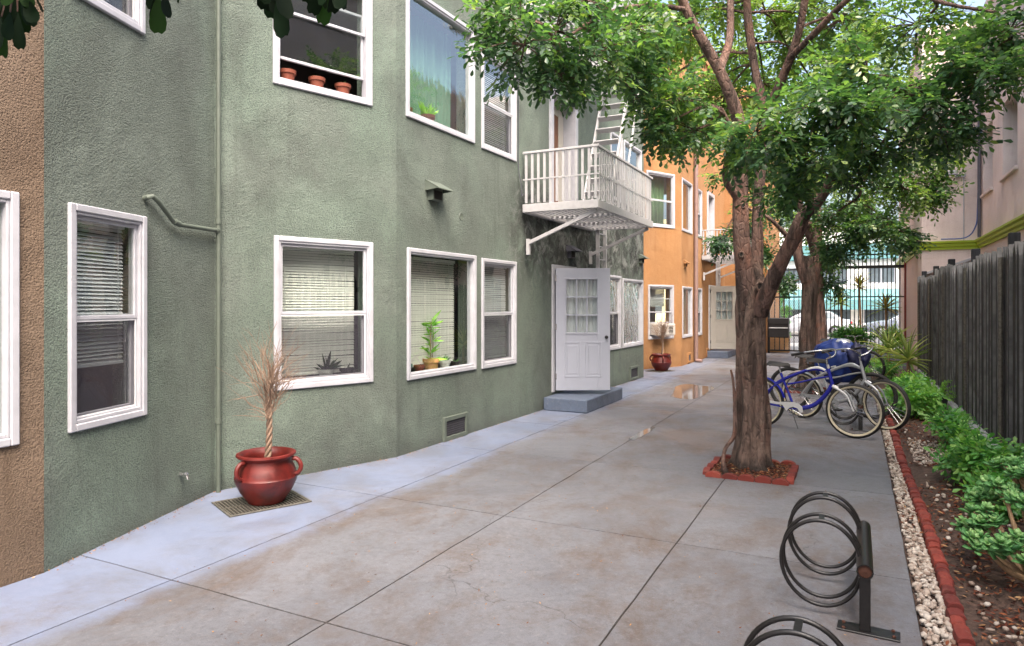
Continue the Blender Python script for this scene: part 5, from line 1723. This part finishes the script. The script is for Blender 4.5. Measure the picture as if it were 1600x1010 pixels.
limbs.append(limb(tl, [at(1152, 310, 6.88), at(1136, 285, 6.75), at(1134, 262, 6.6), at(1146, 215, 6.4), at(1128, 170, 6.3)], [.042, .036, .030, .024, .014], 8, 10))
limbs.append(limb(tl, [at(1330, 228, 6.1), at(1420, 150, 5.6), at(1500, 110, 5.3), at(1580, 60, 5.1)], [.026, .024, .018, .010], 8, 12))
limbs.append(limb(tl, [at(1380, -50, 5.8), at(1460, 0, 5.4), at(1560, 20, 5.1)], [.02, .016, .010], 8, 12))
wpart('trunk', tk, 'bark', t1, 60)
for (kx, ky, kr) in ((1161, 322, .018), (1158, 398, .022), (1188, 448, .034)):
    kp = at(kx, ky, 6.82)
    kb = MB()
    kb.tube([(kr * math.cos(q * PI / 6), 0, kr * 1.25 * math.sin(q * PI / 6)) for q in range(12)], kr * .42, 6, closed=True)
    kn = part('knot', kb, 'bark', t1, Matrix.Translation(kp) @ Matrix.Rotation(YAW * .4, 4, 'Z'), smooth=60)
    part('knot_hollow', MB().lathe([(kr * .95, .0), (kr * .5, .012), (0, .018)], 12, axis='y'), 'void', kn, smooth=60)
wpart('limbs', tl, 'bark_red', t1, 60)
sk = MB()
limb(sk, [at(1136, 752, 6.72), at(1130, 722, 6.72), at(1134, 700, 6.74), at(1147, 680, 6.76), at(1148, 640, 6.78), at(1146, 600, 6.78), at(1142, 578, 6.78)], [.05, .022, .020, .021, .018, .014, .010], 8, 3)
sk.tube([at(1147, 640, 6.78), at(1151, 610, 6.79), at(1152, 582, 6.8)], [.012, .010, .008], 6)
wpart('side_shoot', sk, 'bark_red', t1, 60)
cr = Crown()
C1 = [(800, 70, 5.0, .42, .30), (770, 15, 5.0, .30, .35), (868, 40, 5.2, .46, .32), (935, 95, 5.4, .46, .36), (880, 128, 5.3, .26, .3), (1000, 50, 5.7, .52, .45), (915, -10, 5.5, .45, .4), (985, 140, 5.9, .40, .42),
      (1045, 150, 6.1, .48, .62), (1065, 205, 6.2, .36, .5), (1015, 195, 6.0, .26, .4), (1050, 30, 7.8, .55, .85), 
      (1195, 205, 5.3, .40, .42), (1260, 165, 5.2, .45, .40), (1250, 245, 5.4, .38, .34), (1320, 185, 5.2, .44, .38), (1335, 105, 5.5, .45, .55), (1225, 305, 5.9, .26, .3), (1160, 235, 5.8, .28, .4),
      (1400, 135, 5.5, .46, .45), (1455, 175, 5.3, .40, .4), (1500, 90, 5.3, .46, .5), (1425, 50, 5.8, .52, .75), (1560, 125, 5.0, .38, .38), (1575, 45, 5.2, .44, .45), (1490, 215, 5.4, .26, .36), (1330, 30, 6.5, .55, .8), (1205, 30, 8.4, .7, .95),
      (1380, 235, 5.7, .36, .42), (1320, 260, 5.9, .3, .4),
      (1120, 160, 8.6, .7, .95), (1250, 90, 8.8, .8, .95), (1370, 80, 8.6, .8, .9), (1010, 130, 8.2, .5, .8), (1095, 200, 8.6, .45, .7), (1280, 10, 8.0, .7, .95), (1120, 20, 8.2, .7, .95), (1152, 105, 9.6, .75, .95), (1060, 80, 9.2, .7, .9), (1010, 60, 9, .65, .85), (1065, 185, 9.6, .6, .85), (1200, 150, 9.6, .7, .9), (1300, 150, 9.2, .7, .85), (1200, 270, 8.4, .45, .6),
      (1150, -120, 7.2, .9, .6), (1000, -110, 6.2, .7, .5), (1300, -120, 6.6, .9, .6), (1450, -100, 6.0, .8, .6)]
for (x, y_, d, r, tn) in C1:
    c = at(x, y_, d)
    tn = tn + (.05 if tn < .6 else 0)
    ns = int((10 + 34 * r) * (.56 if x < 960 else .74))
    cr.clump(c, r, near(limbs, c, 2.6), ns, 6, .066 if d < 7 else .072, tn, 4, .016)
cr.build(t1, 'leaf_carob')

# -- second tree, behind the bicycles
t2 = thing('alley_tree', 'forked tree behind the bicycles with a bright rounded crown', 'tree', (-.86, 14.36, 0), 0, 'trees in a row down the alley')
D2 = .4514 * .86 + .8923 * 14.36
tk = MB()
limb(tk, [Vector((-.86, 14.36, -.02)), Vector((-.86, 14.36, .15)), at(1262, 560, D2), at(1263, 500, D2), at(1266, 440, D2), at(1262, 400, D2)], [.22, .165, .142, .136, .145, .11], 24, 2, .12)
l2 = []
tl = MB()
l2.append(limb(tl, [at(1260, 440, D2), at(1248, 405, D2), at(1246, 375, D2), at(1258, 345, D2), at(1270, 300, D2), at(1270, 200, D2)], [.11, .10, .09, .08, .065, .04], 10, 3, .05))
l2.append(limb(tl, [at(1268, 450, D2), at(1275, 410, D2), at(1270, 380, D2), at(1255, 340, D2 - .1), at(1240, 290, D2 - .3), at(1200, 200, D2 - .5)], [.11, .10, .095, .08, .06, .035], 10, 4, .05))
l2.append(limb(tl, [at(1256, 355, D2), at(1290, 345, 12.6), at(1330, 330, 12), at(1345, 285, 11.6)], [.06, .05, .042, .03], 8, 5))
l2.append(limb(tl, [at(1262, 330, D2), at(1320, 280, 12.4), at(1400, 240, 11.6)], [.05, .04, .025], 8, 5))
l2.append(limb(tl, [at(1240, 380, D2), at(1200, 340, 12.8), at(1150, 320, 12.6)], [.05, .035, .02], 8, 5))
wpart('trunk', tk, 'bark', t2, 60); wpart('limbs', tl, 'bark_red', t2, 60)
cr = Crown()
C2 = [(1350, 275, 11.4, .85, .8), (1430, 290, 11.0, .75, .85), (1395, 345, 11.0, .6, .6), (1310, 335, 12, .5, .55), (1330, 225, 12.6, 1.0, .9), (1455, 245, 11.0, .65, .9), (1350, 370, 11.5, .38, .4), (1240, 240, 13, .9, .75), (1140, 270, 13, .5, .5),
      (1122, 385, 12.6, .30, .25), (1420, 375, 11, .30, .4), (1300, 395, 12.2, .35, .35), (1470, 300, 11, .35, .6), (1210, 170, 13.5, 1.1, .9), (1400, 160, 12.5, 1.2, .9), (1080, 180, 13.5, 1.0, .8), (1160, 360, 13, .3, .3), (1240, 300, 13.4, .5, .5)]
for (x, y_, d, r, tn) in C2:
    c = at(x, y_, d)
    cr.clump(c, r, near(l2, c, 2.4), int(8 + 20 * r), 6, .085, tn, 4, .02)
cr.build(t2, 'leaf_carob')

# -- third tree, at the gate
t3 = thing('alley_tree', 'slender reddish trunked tree farthest down the alley at the gate', 'tree', (-.87, 20.9, 0), 0, 'trees in a row down the alley')
D3 = .4514 * .87 + .8923 * 20.9
tk = MB()
l3 = [limb(tk, [Vector((-.87, 20.9, -.02)), at(1283, 530, D3), at(1280, 470, D3), at(1278, 420, D3), at(1278, 350, D3), at(1275, 250, D3)], [.19, .15, .135, .13, .11, .06], 12, 4, .05)]
wpart('trunk', tk, 'bark_red', t3, 60)
cr = Crown()
for (x, y_, d, r, tn) in [(1300, 400, 18.5, .8, .35), (1250, 350, 19, 1.1, .4), (1330, 350, 18.5, 1.1, .6), (1300, 445, 19, .35, .25), (1225, 440, 19, .25, .25), (1280, 290, 19, 1.5, .7), (1390, 370, 18, .8, .5), (1190, 330, 19, 1.1, .5), (1380, 310, 18.5, 1.2, .8), (1180, 400, 19, .5, .3)]:
    c = at(x, y_, d)
    cr.clump(c, r, near(l3, c, 2.0), int(8 + 14 * r), 6, .12, tn, 4, .03)
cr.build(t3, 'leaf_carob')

# -- near tree outside the frame: three sprigs hang into the top of the picture, its large leaves are pieces
t0 = thing('overhanging_tree', 'near tree whose dark leaf sprigs hang into the top left corner', 'tree', (-1.0, -.55, 0))
tk = MB()
limb(tk, [Vector((-1.0, -.55, -.02)), Vector((-1.0, -.55, .2)), Vector((-1.02, -.55, 1.2)), Vector((-1.0, -.5, 2.2)), Vector((-1.0, -.3, 2.9))], [.26, .19, .16, .14, .09], 16, 1, .1)
wpart('trunk', tk, 'bark', t0, 60)
tb = MB()
SPR = [((25, -50, 1.35), [(8, 30), (45, 8), (18, 60), (30, 75), (-8, 40), (50, 38), (70, 15), (0, 90), (38, 50), (-15, 15), (60, -5)]),
       ((250, -70, 1.25), [(238, 15), (262, 22), (246, 50), (285, 5), (305, -8), (228, -8), (270, -15)]),
       ((430, -90, 1.15), [(425, 28), (440, 55), (448, 22), (412, 0), (432, -15), (455, 0)]),
       ((520, -90, 1.15), [(488, 22), (505, 38), (520, 20), (540, 10), (500, -5), (478, 2), (530, -18)])]
stem0 = Vector((-1.0, -.35, 2.75))
SPC = []
lf = MB()
n = 7
vs, fs = [], []
prof = [(0, .0), (.12, .045), (.3, .10), (.52, .155), (.75, .19), (.92, .165), (1.0, .08)]
for x, w in prof:
    for s in (-1, 0, 1):
        vs.append((x - (.05 if (s == 0 and x == 1.0) else 0), w * s, .10 * abs(s) * w / .4 - .10 * x * x))
for i in range(n - 1):
    fs += [(3 * i, 3 * i + 1, 3 * i + 4, 3 * i + 3), (3 * i + 1, 3 * i + 2, 3 * i + 5, 3 * i + 4)]
big = []
for tone in (.1, .3, .6, .9):
    me = bpy.data.meshes.new('leaf'); me.from_pydata(vs, [], fs); me.update(); me.shade_smooth()
    a_ = me.attributes.new('tone', 'FLOAT', 'POINT'); a_.data.foreach_set('value', [tone] * len(vs))
    me.materials.append(M['leaf_dark']); big.append(me)
for (ox, oy, od_), tips in SPR:
    o0 = at(ox, oy, od_)
    tb.tube(smoothpts([stem0, stem0.lerp(o0, .5) + Vector((0, 0, .32)), o0 + Vector((0, 0, .16)), o0], [.03, .016, .008, .006], 4)[0], [.018 * (1 - .85 * i / 12) for i in range(13)], 6, caps=False)
    SPC.append((stem0.lerp(o0, .55) + Vector((0, 0, .40)), o0 + Vector((0, 0, .30))))
    tips = tips + [(tx + R.uniform(-22, 22), ty - R.uniform(8, 34)) for tx, ty in tips]
    for (tx, ty) in tips:
        dd = od_ + R.uniform(-.10, .10)
        tip = at(tx, ty, dd)
        bs = tip.lerp(o0, .30)
        L = .078 * R.uniform(.85, 1.15)
        dv = (tip - o0).normalized()
        bs = tip - dv * L
        tb.tube([o0, o0.lerp(bs, .6) + Vector((0, 0, .008)), bs], [.003, .002, .0015], 4, caps=False)
        q = dv.to_track_quat('X', 'Z').to_matrix().to_4x4()
        put('leaf', big[R.randrange(4)], None, t0, Matrix.Translation(bs) @ q @ Matrix.Rotation(R.uniform(-1.0, 1.0), 4, 'X') @ Matrix.Diagonal((L, L * R.uniform(.8, 1.05), L, 1)))
wpart('limbs', tb, 'bark_red', t0, 60)
cr = Crown()
for _ in range(6):
    c = Vector((R.uniform(-2.2, -.2), R.uniform(-1.6, .1), R.uniform(3.0, 4.6)))
    cr.clump(c, .6, stem0, 16, 5, .07, .4, 4, .018)
for a_, b_ in SPC:
    cr.clump(a_, .22, a_ - Vector((0, 0, .1)), 9, 4, .06, .35, 4, .008)
    cr.clump(b_ + Vector((0, 0, .12)), .15, b_, 7, 3, .06, .3, 4, .006)
cr.build(t0, 'leaf_carob')

# ------------------------------------------------------------------ plants of the garden bed
def shrub(loc, rx, ry, h, label, mat, n=26, size=.045, tone=.5, pairs=2, name='shrub', nsub=7):
    o = thing(name, label, 'shrub', loc)
    c0 = Vector(loc)
    cr = Crown()
    for i in range(n):
        az = R.uniform(0, 2 * PI); k = math.sqrt(R.random())
        hh = h * R.uniform(.35, 1.0) * (1 - .35 * k * k)
        c = c0 + Vector((rx * k * math.cos(az), ry * k * math.sin(az), hh))
        cr.clump(c, size * 2.3, c0 + Vector((.25 * rx * math.cos(az), .25 * ry * math.sin(az), .02)), nsub, 3, size, tone + R.gauss(0, .12), pairs, .006)
    me = leafmesh('foliage', cr.b, cr.d, cr.n, np.array(cr.l), np.array(cr.w), np.array(cr.t)); me.materials.append(M[mat])
    put('foliage', me, None, o, Matrix())
    wpart('stems', cr.tw, 'stem_tan', o, 60)
    return o
def jade(loc, label):
    o = thing('jade_plant', label, 'succulent', loc)
    c0 = Vector(loc)
    st = MB(); b, d, n, ln, tn = [], [], [], [], []
    heads = []
    for (dx, dy, dz) in [(-.34, -.10, .20), (-.30, .18, .30), (-.22, -.22, .26), (-.18, .38, .44), (-.10, .02, .44), (-.26, .52, .36), (.02, .30, .56), (.10, .62, .62), (.08, -.14, .46), (.20, .12, .58), (.26, .44, .66), (-.06, .74, .52), (-.38, .32, .20), (.18, .86, .60), (-.14, -.34, .18), (-.06, .52, .54)]:
        e = c0 + Vector((dx, dy, dz))
        m = c0 + Vector((dx * .6, dy * .6, dz * .35))
        st.tube(smoothpts([c0 + Vector((R.uniform(-.04, .04), R.uniform(-.04, .04), 0)), m, e], None, 4), [.026, .024, .022, .02, .018, .016, .013, .011, .008], 8, caps=False)
        for _ in range(7):
            v = Vector(tuple(unit(1)[0])) * R.uniform(.04, .16)
            v.z = abs(v.z) * .6
            t = e + v
            st.tube([e.lerp(m, .25), e.lerp(t, .6), t], [.009, .007, .005], 5, caps=False)
            heads.append(t)
    for t in heads:
        tilt = Vector((R.gauss(0, .45), R.gauss(0, .45), 1)).normalized()
        a0 = R.uniform(0, 6)
        for lay in range(3):
            for q in range(4):
                a = a0 + q * PI / 2 + lay * .78
                o1 = tilt.orthogonal().normalized(); o1.rotate(Matrix.Rotation(a, 3, tilt))
                el = .15 + .42 * lay
                dv = o1 * math.cos(el) + tilt * math.sin(el)
                b.append(tuple(t - tilt * (.012 * (2 - lay)))); d.append(tuple(dv)); n.append(tuple(tilt * math.cos(el) - o1 * math.sin(el)))
                ln.append(R.uniform(.062, .088) * (1 - .16 * lay)); tn.append(.30 + .22 * lay + R.gauss(0, .12))
    ln = np.array(ln)
    me = leafmesh('foliage', b, d, n, ln, ln * .62, np.array(tn)); me.materials.append(M['leaf_jade'])
    md = put('foliage', me, None, o, Matrix()).modifiers.new('thick', 'SOLIDIFY')
    md.thickness = .006
    wpart('stems', st, 'stem_tan', o, 60)
    return o
jade((1.04, 5.02, .02), 'glossy jade succulent with thick paddle leaves at the right edge')
shrub((1.04, 7.45, .02), .26, .42, .56, 'leafy green shrub with oval leaflets between the jade and the fence', 'leaf_bush', 20, .074, .5)
shrub((.98, 6.55, .02), .14, .2, .32, 'low leafy shrub just behind the jade succulent', 'leaf_bush', 8, .066, .6)
shrub((.98, 9.4, .02), .2, .34, .46, 'small leafy shrub with a few bright leaves beyond the white pebbles', 'leaf_bush', 13, .074, .5)
shrub((.74, 11.9, .02), .28, .65, .56, 'bushy bright green plant crowding beside the bicycle wheels', 'leaf_bush', 28, .085, .7)
shrub((.80, 13.9, .02), .30, .7, .5, 'fresh green shrub in front of the spiky yuccas', 'leaf_fresh', 28, .05, .4)
shrub((1.2, 10.6, .05), .10, .3, .26, 'thin weedy shrub at the foot of the black fence', 'leaf_bush', 12, .04, .6)
shrub((.35, 17.4, .02), .5, .5, .45, 'pale leafy shrub near the gate beneath the yuccas', 'leaf_bush', 24, .06, .7)
shrub((-.1, 23.6, .02), .55, .4, 1.1, 'dense dark green bush standing against the iron gate', 'leaf_bush', 36, .08, .35)
fp = thing('potted_fern', 'feathery bright green fern in a black plastic pot by the fence', 'plant', (1.14, 12.4, .04))
part('pot', MB().lathe([(.10, 0), (.13, .22), (.135, .22), (.135, .25), (.12, .25), (.11, .2), (0, .2)], 20), 'dark_plastic', fp, smooth=40)
b, d, n, ln = [], [], [], []
fst = MB()
for i in range(46):
    az, el = R.uniform(0, 2 * PI), R.uniform(.25, 1.35)
    L = R.uniform(.28, .52)
    dv = Vector((math.cos(az) * math.cos(el), math.sin(az) * math.cos(el), math.sin(el)))
    P_ = [Vector((0, 0, .2)) + dv * L * t + Vector((0, 0, -.18 * t * t)) for t in (0, .25, .5, .75, 1)]
    fst.tube(P_, [.004, .0035, .003, .002, .001], 4, caps=False)
    for k in range(60):
        t = R.uniform(.12, 1) * 4
        a = min(int(t), 3)
        p = P_[a].lerp(P_[a + 1], t - a)
        v = (P_[a + 1] - P_[a]).normalized() * .7 + Vector(tuple(unit(1)[0])) * .8
        b.append(tuple(p)); d.append(tuple(v)); n.append(tuple(unit(1)[0])); ln.append(R.uniform(.022, .040))
ln = np.array(ln)
me = leafmesh('fronds', b, d, n, ln, ln * .16, NP.uniform(.2, .9, len(b)), LEAF_POINT); me.materials.append(M['leaf_fresh'])
put('fronds', me, None, fp)
part('stems', fst, 'stem_green', fp)

def sword_meshes(mat):
    out = []
    for k in range(3):
        vs, fs = [], []
        for i in range(7):
            t = i / 6
            w = .5 * (1 - t) ** .7 * (.7 + .6 * min(1, t * 4)) if i < 6 else .02
            z = -.10 * k * t * t - .12 * t ** 3
            for s in (-1, 0, 1):
                vs.append((t, w * s, z + .25 * abs(s) * w * .3))
        for i in range(6):
            fs += [(3 * i, 3 * i + 1, 3 * i + 4, 3 * i + 3), (3 * i + 1, 3 * i + 2, 3 * i + 5, 3 * i + 4)]
        me = bpy.data.meshes.new('leaf'); me.from_pydata(vs, [], fs); me.update(); me.shade_smooth()
        a_ = me.attributes.new('tone', 'FLOAT', 'POINT'); a_.data.foreach_set('value', [.2 + .35 * k] * len(vs))
        me.materials.append(M[mat]); out.append(me)
    return out
SW, SWR = sword_meshes('leaf_yucca'), sword_meshes('leaf_rust')
def yucca(loc, h, L, n, label, meshes=SW, name='yucca', lean=(0, 0), wid=.034):
    o = thing(name, label, 'plant', loc)
    top = Vector((lean[0], lean[1], h))
    part('trunk', MB().tube(smoothpts([(0, 0, -.02), (lean[0] * .3, lean[1] * .3, h * .5), top], None, 4), .035, 8), 'stem_tan', o, smooth=60)
    for i in range(n):
        az = i * 2.4 + R.uniform(-.2, .2)
        el = 1.45 - 1.75 * (i / n) ** .9 + R.uniform(-.1, .1)
        l_ = L * R.uniform(.75, 1.1)
        mt = Matrix.Translation(top + Vector((0, 0, .05 - .10 * i / n))) @ Matrix.Rotation(az, 4, 'Z') @ Matrix.Rotation(-el, 4, 'Y') @ Matrix.Diagonal((l_, wid, l_, 1))
        put('leaf', meshes[i % 3], None, o, L=mt)
    return o
yucca((.96, 16.2, .03), .50, .85, 38, 'spiky yucca on a short trunk right against the black fence')
yucca((.66, 17.9, .03), .60, .80, 38, 'upright spiky yucca to the left of the fence one')
yucca((.52, 18.8, .03), .35, .45, 24, 'small yellow green yucca behind the other two in the bed', SWR)
for (x, yy, h, L, l, m) in [(-.45, 27.6, 1.75, .55, 'tall thin dracaena with a green tuft beyond the gate', SW), (.15, 28.2, 2.35, .55, 'tallest dracaena with a rust tinged tuft beyond the gate', SWR), (.95, 27.4, 1.55, .62, 'dracaena with orange green tuft beyond the gate by the peach wall', SWR), (.05, 26.6, .55, .55, 'low rust coloured dracaena at the foot of the gate', SWR)]:
    yucca((x, yy, -.02), h, L * 1.15, 40, l, m, 'dracaena', (R.uniform(-.1, .1), 0), .06)
shrub((1.2, 27.0, 0), .35, .4, .9, 'light green shrub beyond the gate at the peach wall', 'leaf_fresh', 20, .08, .6)
cy = thing('cypress_shrub', 'narrow clipped green column shrub beyond the pedestrian gate', 'shrub', (-2.9, 31, 0))
cc = Crown()
for i in range(60):
    a, z = R.uniform(0, 6.28), R.uniform(.2, 2.4)
    rr_ = .20 * (1 if z < 1.9 else .7)
    cc.clump(Vector((-2.75 + rr_ * math.cos(a), 31 + rr_ * math.sin(a), z)), .12, Vector((-2.75, 31, z - .1)), 6, 3, .06, .5, 2, .006)
me = leafmesh('foliage', cc.b, cc.d, cc.n, np.array(cc.l), np.array(cc.w), np.array(cc.t)); me.materials.append(M['leaf_bush'])
put('foliage', me, None, cy, Matrix())
wpart('stems', cc.tw.tube([(-2.75, 31, -.02), (-2.75, 31, 2.3)], .04, 6), 'stem_tan', cy)

# ------------------------------------------------------------------ across the street
fb = thing('street_building', 'white building with teal bands across the street', 'building', (-2, 47.5, 0))
mb = MB()
FX0, FX1, FY = -8.2, 9.0, 47.2
fh = [(a, a + 1.5, 2.95, 4.0) for a in (1.0, 3.6, 6.2, 8.8, 11.4, 14.0)] + [(a, a + 1.9, .02, .95 + 1.2) for a in (.8, 3.4, 6.0, 8.6, 11.2, 13.8)]
wall_faces(mb, (FX0, FY), (FX1, FY), -.1, 6.6, fh, .2)
wpart('wall', mb, 'far_white', fb)
wpart('rear_wall', MB().box(FX0, FX1, FY + .3, FY + 8, -.1, 6.6), 'far_white', fb)
for (a, b, c, d) in fh:
    F_ = frame_at((FX0, FY), (FX1, FY), a, c)
    w_ = part('window', rect_frame(MB(), 0, b - a, 0, d - c, .06, .05, .12), 'white_trim', fb, F_)
    part('pane', pane_mesh(.06, b - a - .06, .06, d - c - .06, .09), 'far_glass', w_)
    if c > 2:
        part('mullion', MB().box((b - a) / 2 - .03, (b - a) / 2 + .03, .06, .11, .06, d - c - .06), 'white_trim', w_)
wpart('fascia', MB().bbox(FX0 - .2, FX1 + .2, FY - .35, FY - .01, 4.45, 5.4, .03), 'far_teal', fb)
aw = MB()
aw.add([(FX0 + .3, FY - .02, 2.62), (FX1 - .3, FY - .02, 2.62), (FX1 - .3, FY - 1.1, 1.95), (FX0 + .3, FY - 1.1, 1.95), (FX1 - .3, FY - 1.1, 1.35), (FX0 + .3, FY - 1.1, 1.35)], [(0, 1, 2, 3), (3, 2, 4, 5)])
wpart('awning', aw, 'far_teal', fb)
fb2 = thing('street_building', 'pale yellow building across the street seen past the front tree', 'building', (-14, 46, 0))
mb = MB(); fh = [(a, a + 1.3, z, z + 1.4) for a in (1.5, 4.2, 7.0, 9.6) for z in (1.0, 4.0)]
wall_faces(mb, (-20.2, 46.4), (-8.4, 46.4), -.1, 7.5, fh, .2)
wpart('wall', mb, 'far_yellow', fb2); wpart('rear_wall', MB().box(-20.2, -8.4, 46.8, 54, -.1, 7.5), 'far_yellow', fb2)
for (a, b, c, d) in fh:
    F_ = frame_at((-20.2, 46.4), (-8.4, 46.4), a, c)
    w_ = part('window', rect_frame(MB(), 0, b - a, 0, d - c, .06, .05, .12), 'white_trim', fb2, F_)
    part('pane', pane_mesh(.06, b - a - .06, .06, d - c - .06, .09), 'far_glass', w_)

def car(loc, rz, label, mat):
    o = thing('parked_car', label, 'car', loc, rz, 'cars parked in the street')
    # side silhouette lofted across stations (x along the car)
    st = [(-2.2, .35, .70, .70), (-2.12, .28, .95, .80), (-1.5, .25, 1.0, .86), (-1.0, .25, 1.0, .88), (0, .25, 1.0, .89), (.9, .25, .98, .88), (1.6, .26, .88, .84), (2.1, .30, .78, .74), (2.25, .38, .62, .62)]
    vs, fs = [], []
    for x, z0, z1, hw in st:
        ring_ = [(-hw * .92, z0), (-hw, z0 + .18), (-hw, z1 - .22), (-hw * .93, z1 - .03), (-hw * .75, z1), (hw * .75, z1), (hw * .93, z1 - .03), (hw, z1 - .22), (hw, z0 + .18), (hw * .92, z0)]
        vs += [(x, y_, z) for y_, z in ring_]
    for i in range(len(st) - 1):
        for j in range(10):
            fs.append((i * 10 + j, i * 10 + (j + 1) % 10, (i + 1) * 10 + (j + 1) % 10, (i + 1) * 10 + j))
    fs += [tuple(range(10)), tuple(range((len(st) - 1) * 10, len(st) * 10))[::-1]]
    part('body', MB().add(vs, fs), mat, o, smooth=40)
    cab = [(-1.75, .99, .72), (-1.1, 1.40, .60), (-.3, 1.47, .60), (.25, 1.42, .60), (1.05, .97, .74)]
    vs, fs = [], []
    for x, z, hw in cab:
        vs += [(x, -hw, z), (x, hw, z), (x, -.80, .96), (x, .80, .96)]
    for i in range(4):
        a, b = 4 * i, 4 * i + 4
        fs += [(a, a + 1, b + 1, b), (a, b, b + 2, a + 2), (a + 1, a + 3, b + 3, b + 1)]
    part('cabin', MB().add(vs, fs), mat, o, smooth=30)
    for s in (-1, 1):
        for (x0, x1, t0, t1) in ((-1.15, -.35, 1.36, 1.41), (-.28, .55, 1.41, 1.20)):
            y0 = s * .79; 
            part('side_window', MB().add([(x0 - .25 * (x0 < -1), y0 * 1.005, 1.02), (x1 + (.2 if x1 > 0 else 0), y0 * 1.005, 1.02), (x1, s * (.615 + .07 * (x1 > 0)), t1 - .02), (x0, s * .635, t0 - .02)], [(0, 1, 2, 3)]), 'far_glass', o)
        for x in (-1.35, 1.35):
            w = part('wheel', MB().lathe([(.18, -.10), (.31, -.10), (.33, -.06), (.33, .06), (.31, .10), (.18, .10)], 20, axis='y'), 'tyre', o, L=Matrix.Translation((x, s * .80, .33)), smooth=40)
            part('hub_cap', MB().lathe([(.19, -.104), (.17, -.112), (.05, -.115), (0, -.115), (.05, .115), (.17, .112), (.19, .104)], 14, axis='y'), 'chrome', w, smooth=40)
        part('headlight', MB().bbox(2.12, 2.235, s * .60 - .13, s * .60 + .13, .62, .74, .02), 'ceramic_white', o)
        part('tail_light', MB().bbox(-2.2, -2.13, s * .62 - .14, s * .62 + .14, .72, .86, .02), 'red_lamp', o)
        part('wing_mirror', MB().bbox(.70, .85, s * .95 - .08, s * .95 + .08, 1.0, 1.12, .02), mat, o)
    part('windscreen', MB().add([(.32, -.55, 1.405), (.32, .55, 1.405), (1.0, .66, 1.005), (1.0, -.66, 1.005)], [(0, 1, 2, 3)]), 'far_glass', o, L=Matrix.Translation((.02, 0, .012)))
    part('rear_window', MB().add([(-1.15, -.55, 1.39), (-1.15, .55, 1.39), (-1.68, .64, 1.04), (-1.68, -.64, 1.04)], [(0, 1, 2, 3)]), 'far_glass', o, L=Matrix.Translation((-.02, 0, .012)))
    part('bumper', MB().bbox(2.15, 2.30, -.7, .7, .36, .54, .04).bbox(-2.27, -2.12, -.72, .72, .38, .58, .04), mat, o)
    return o
car((-2.4, 42.6, -.14), PI, 'white car parked in the street behind the third tree', 'car_white')
car((2.6, 42.7, -.14), PI, 'silver car parked in the street behind the dracaenas', 'car_silver')
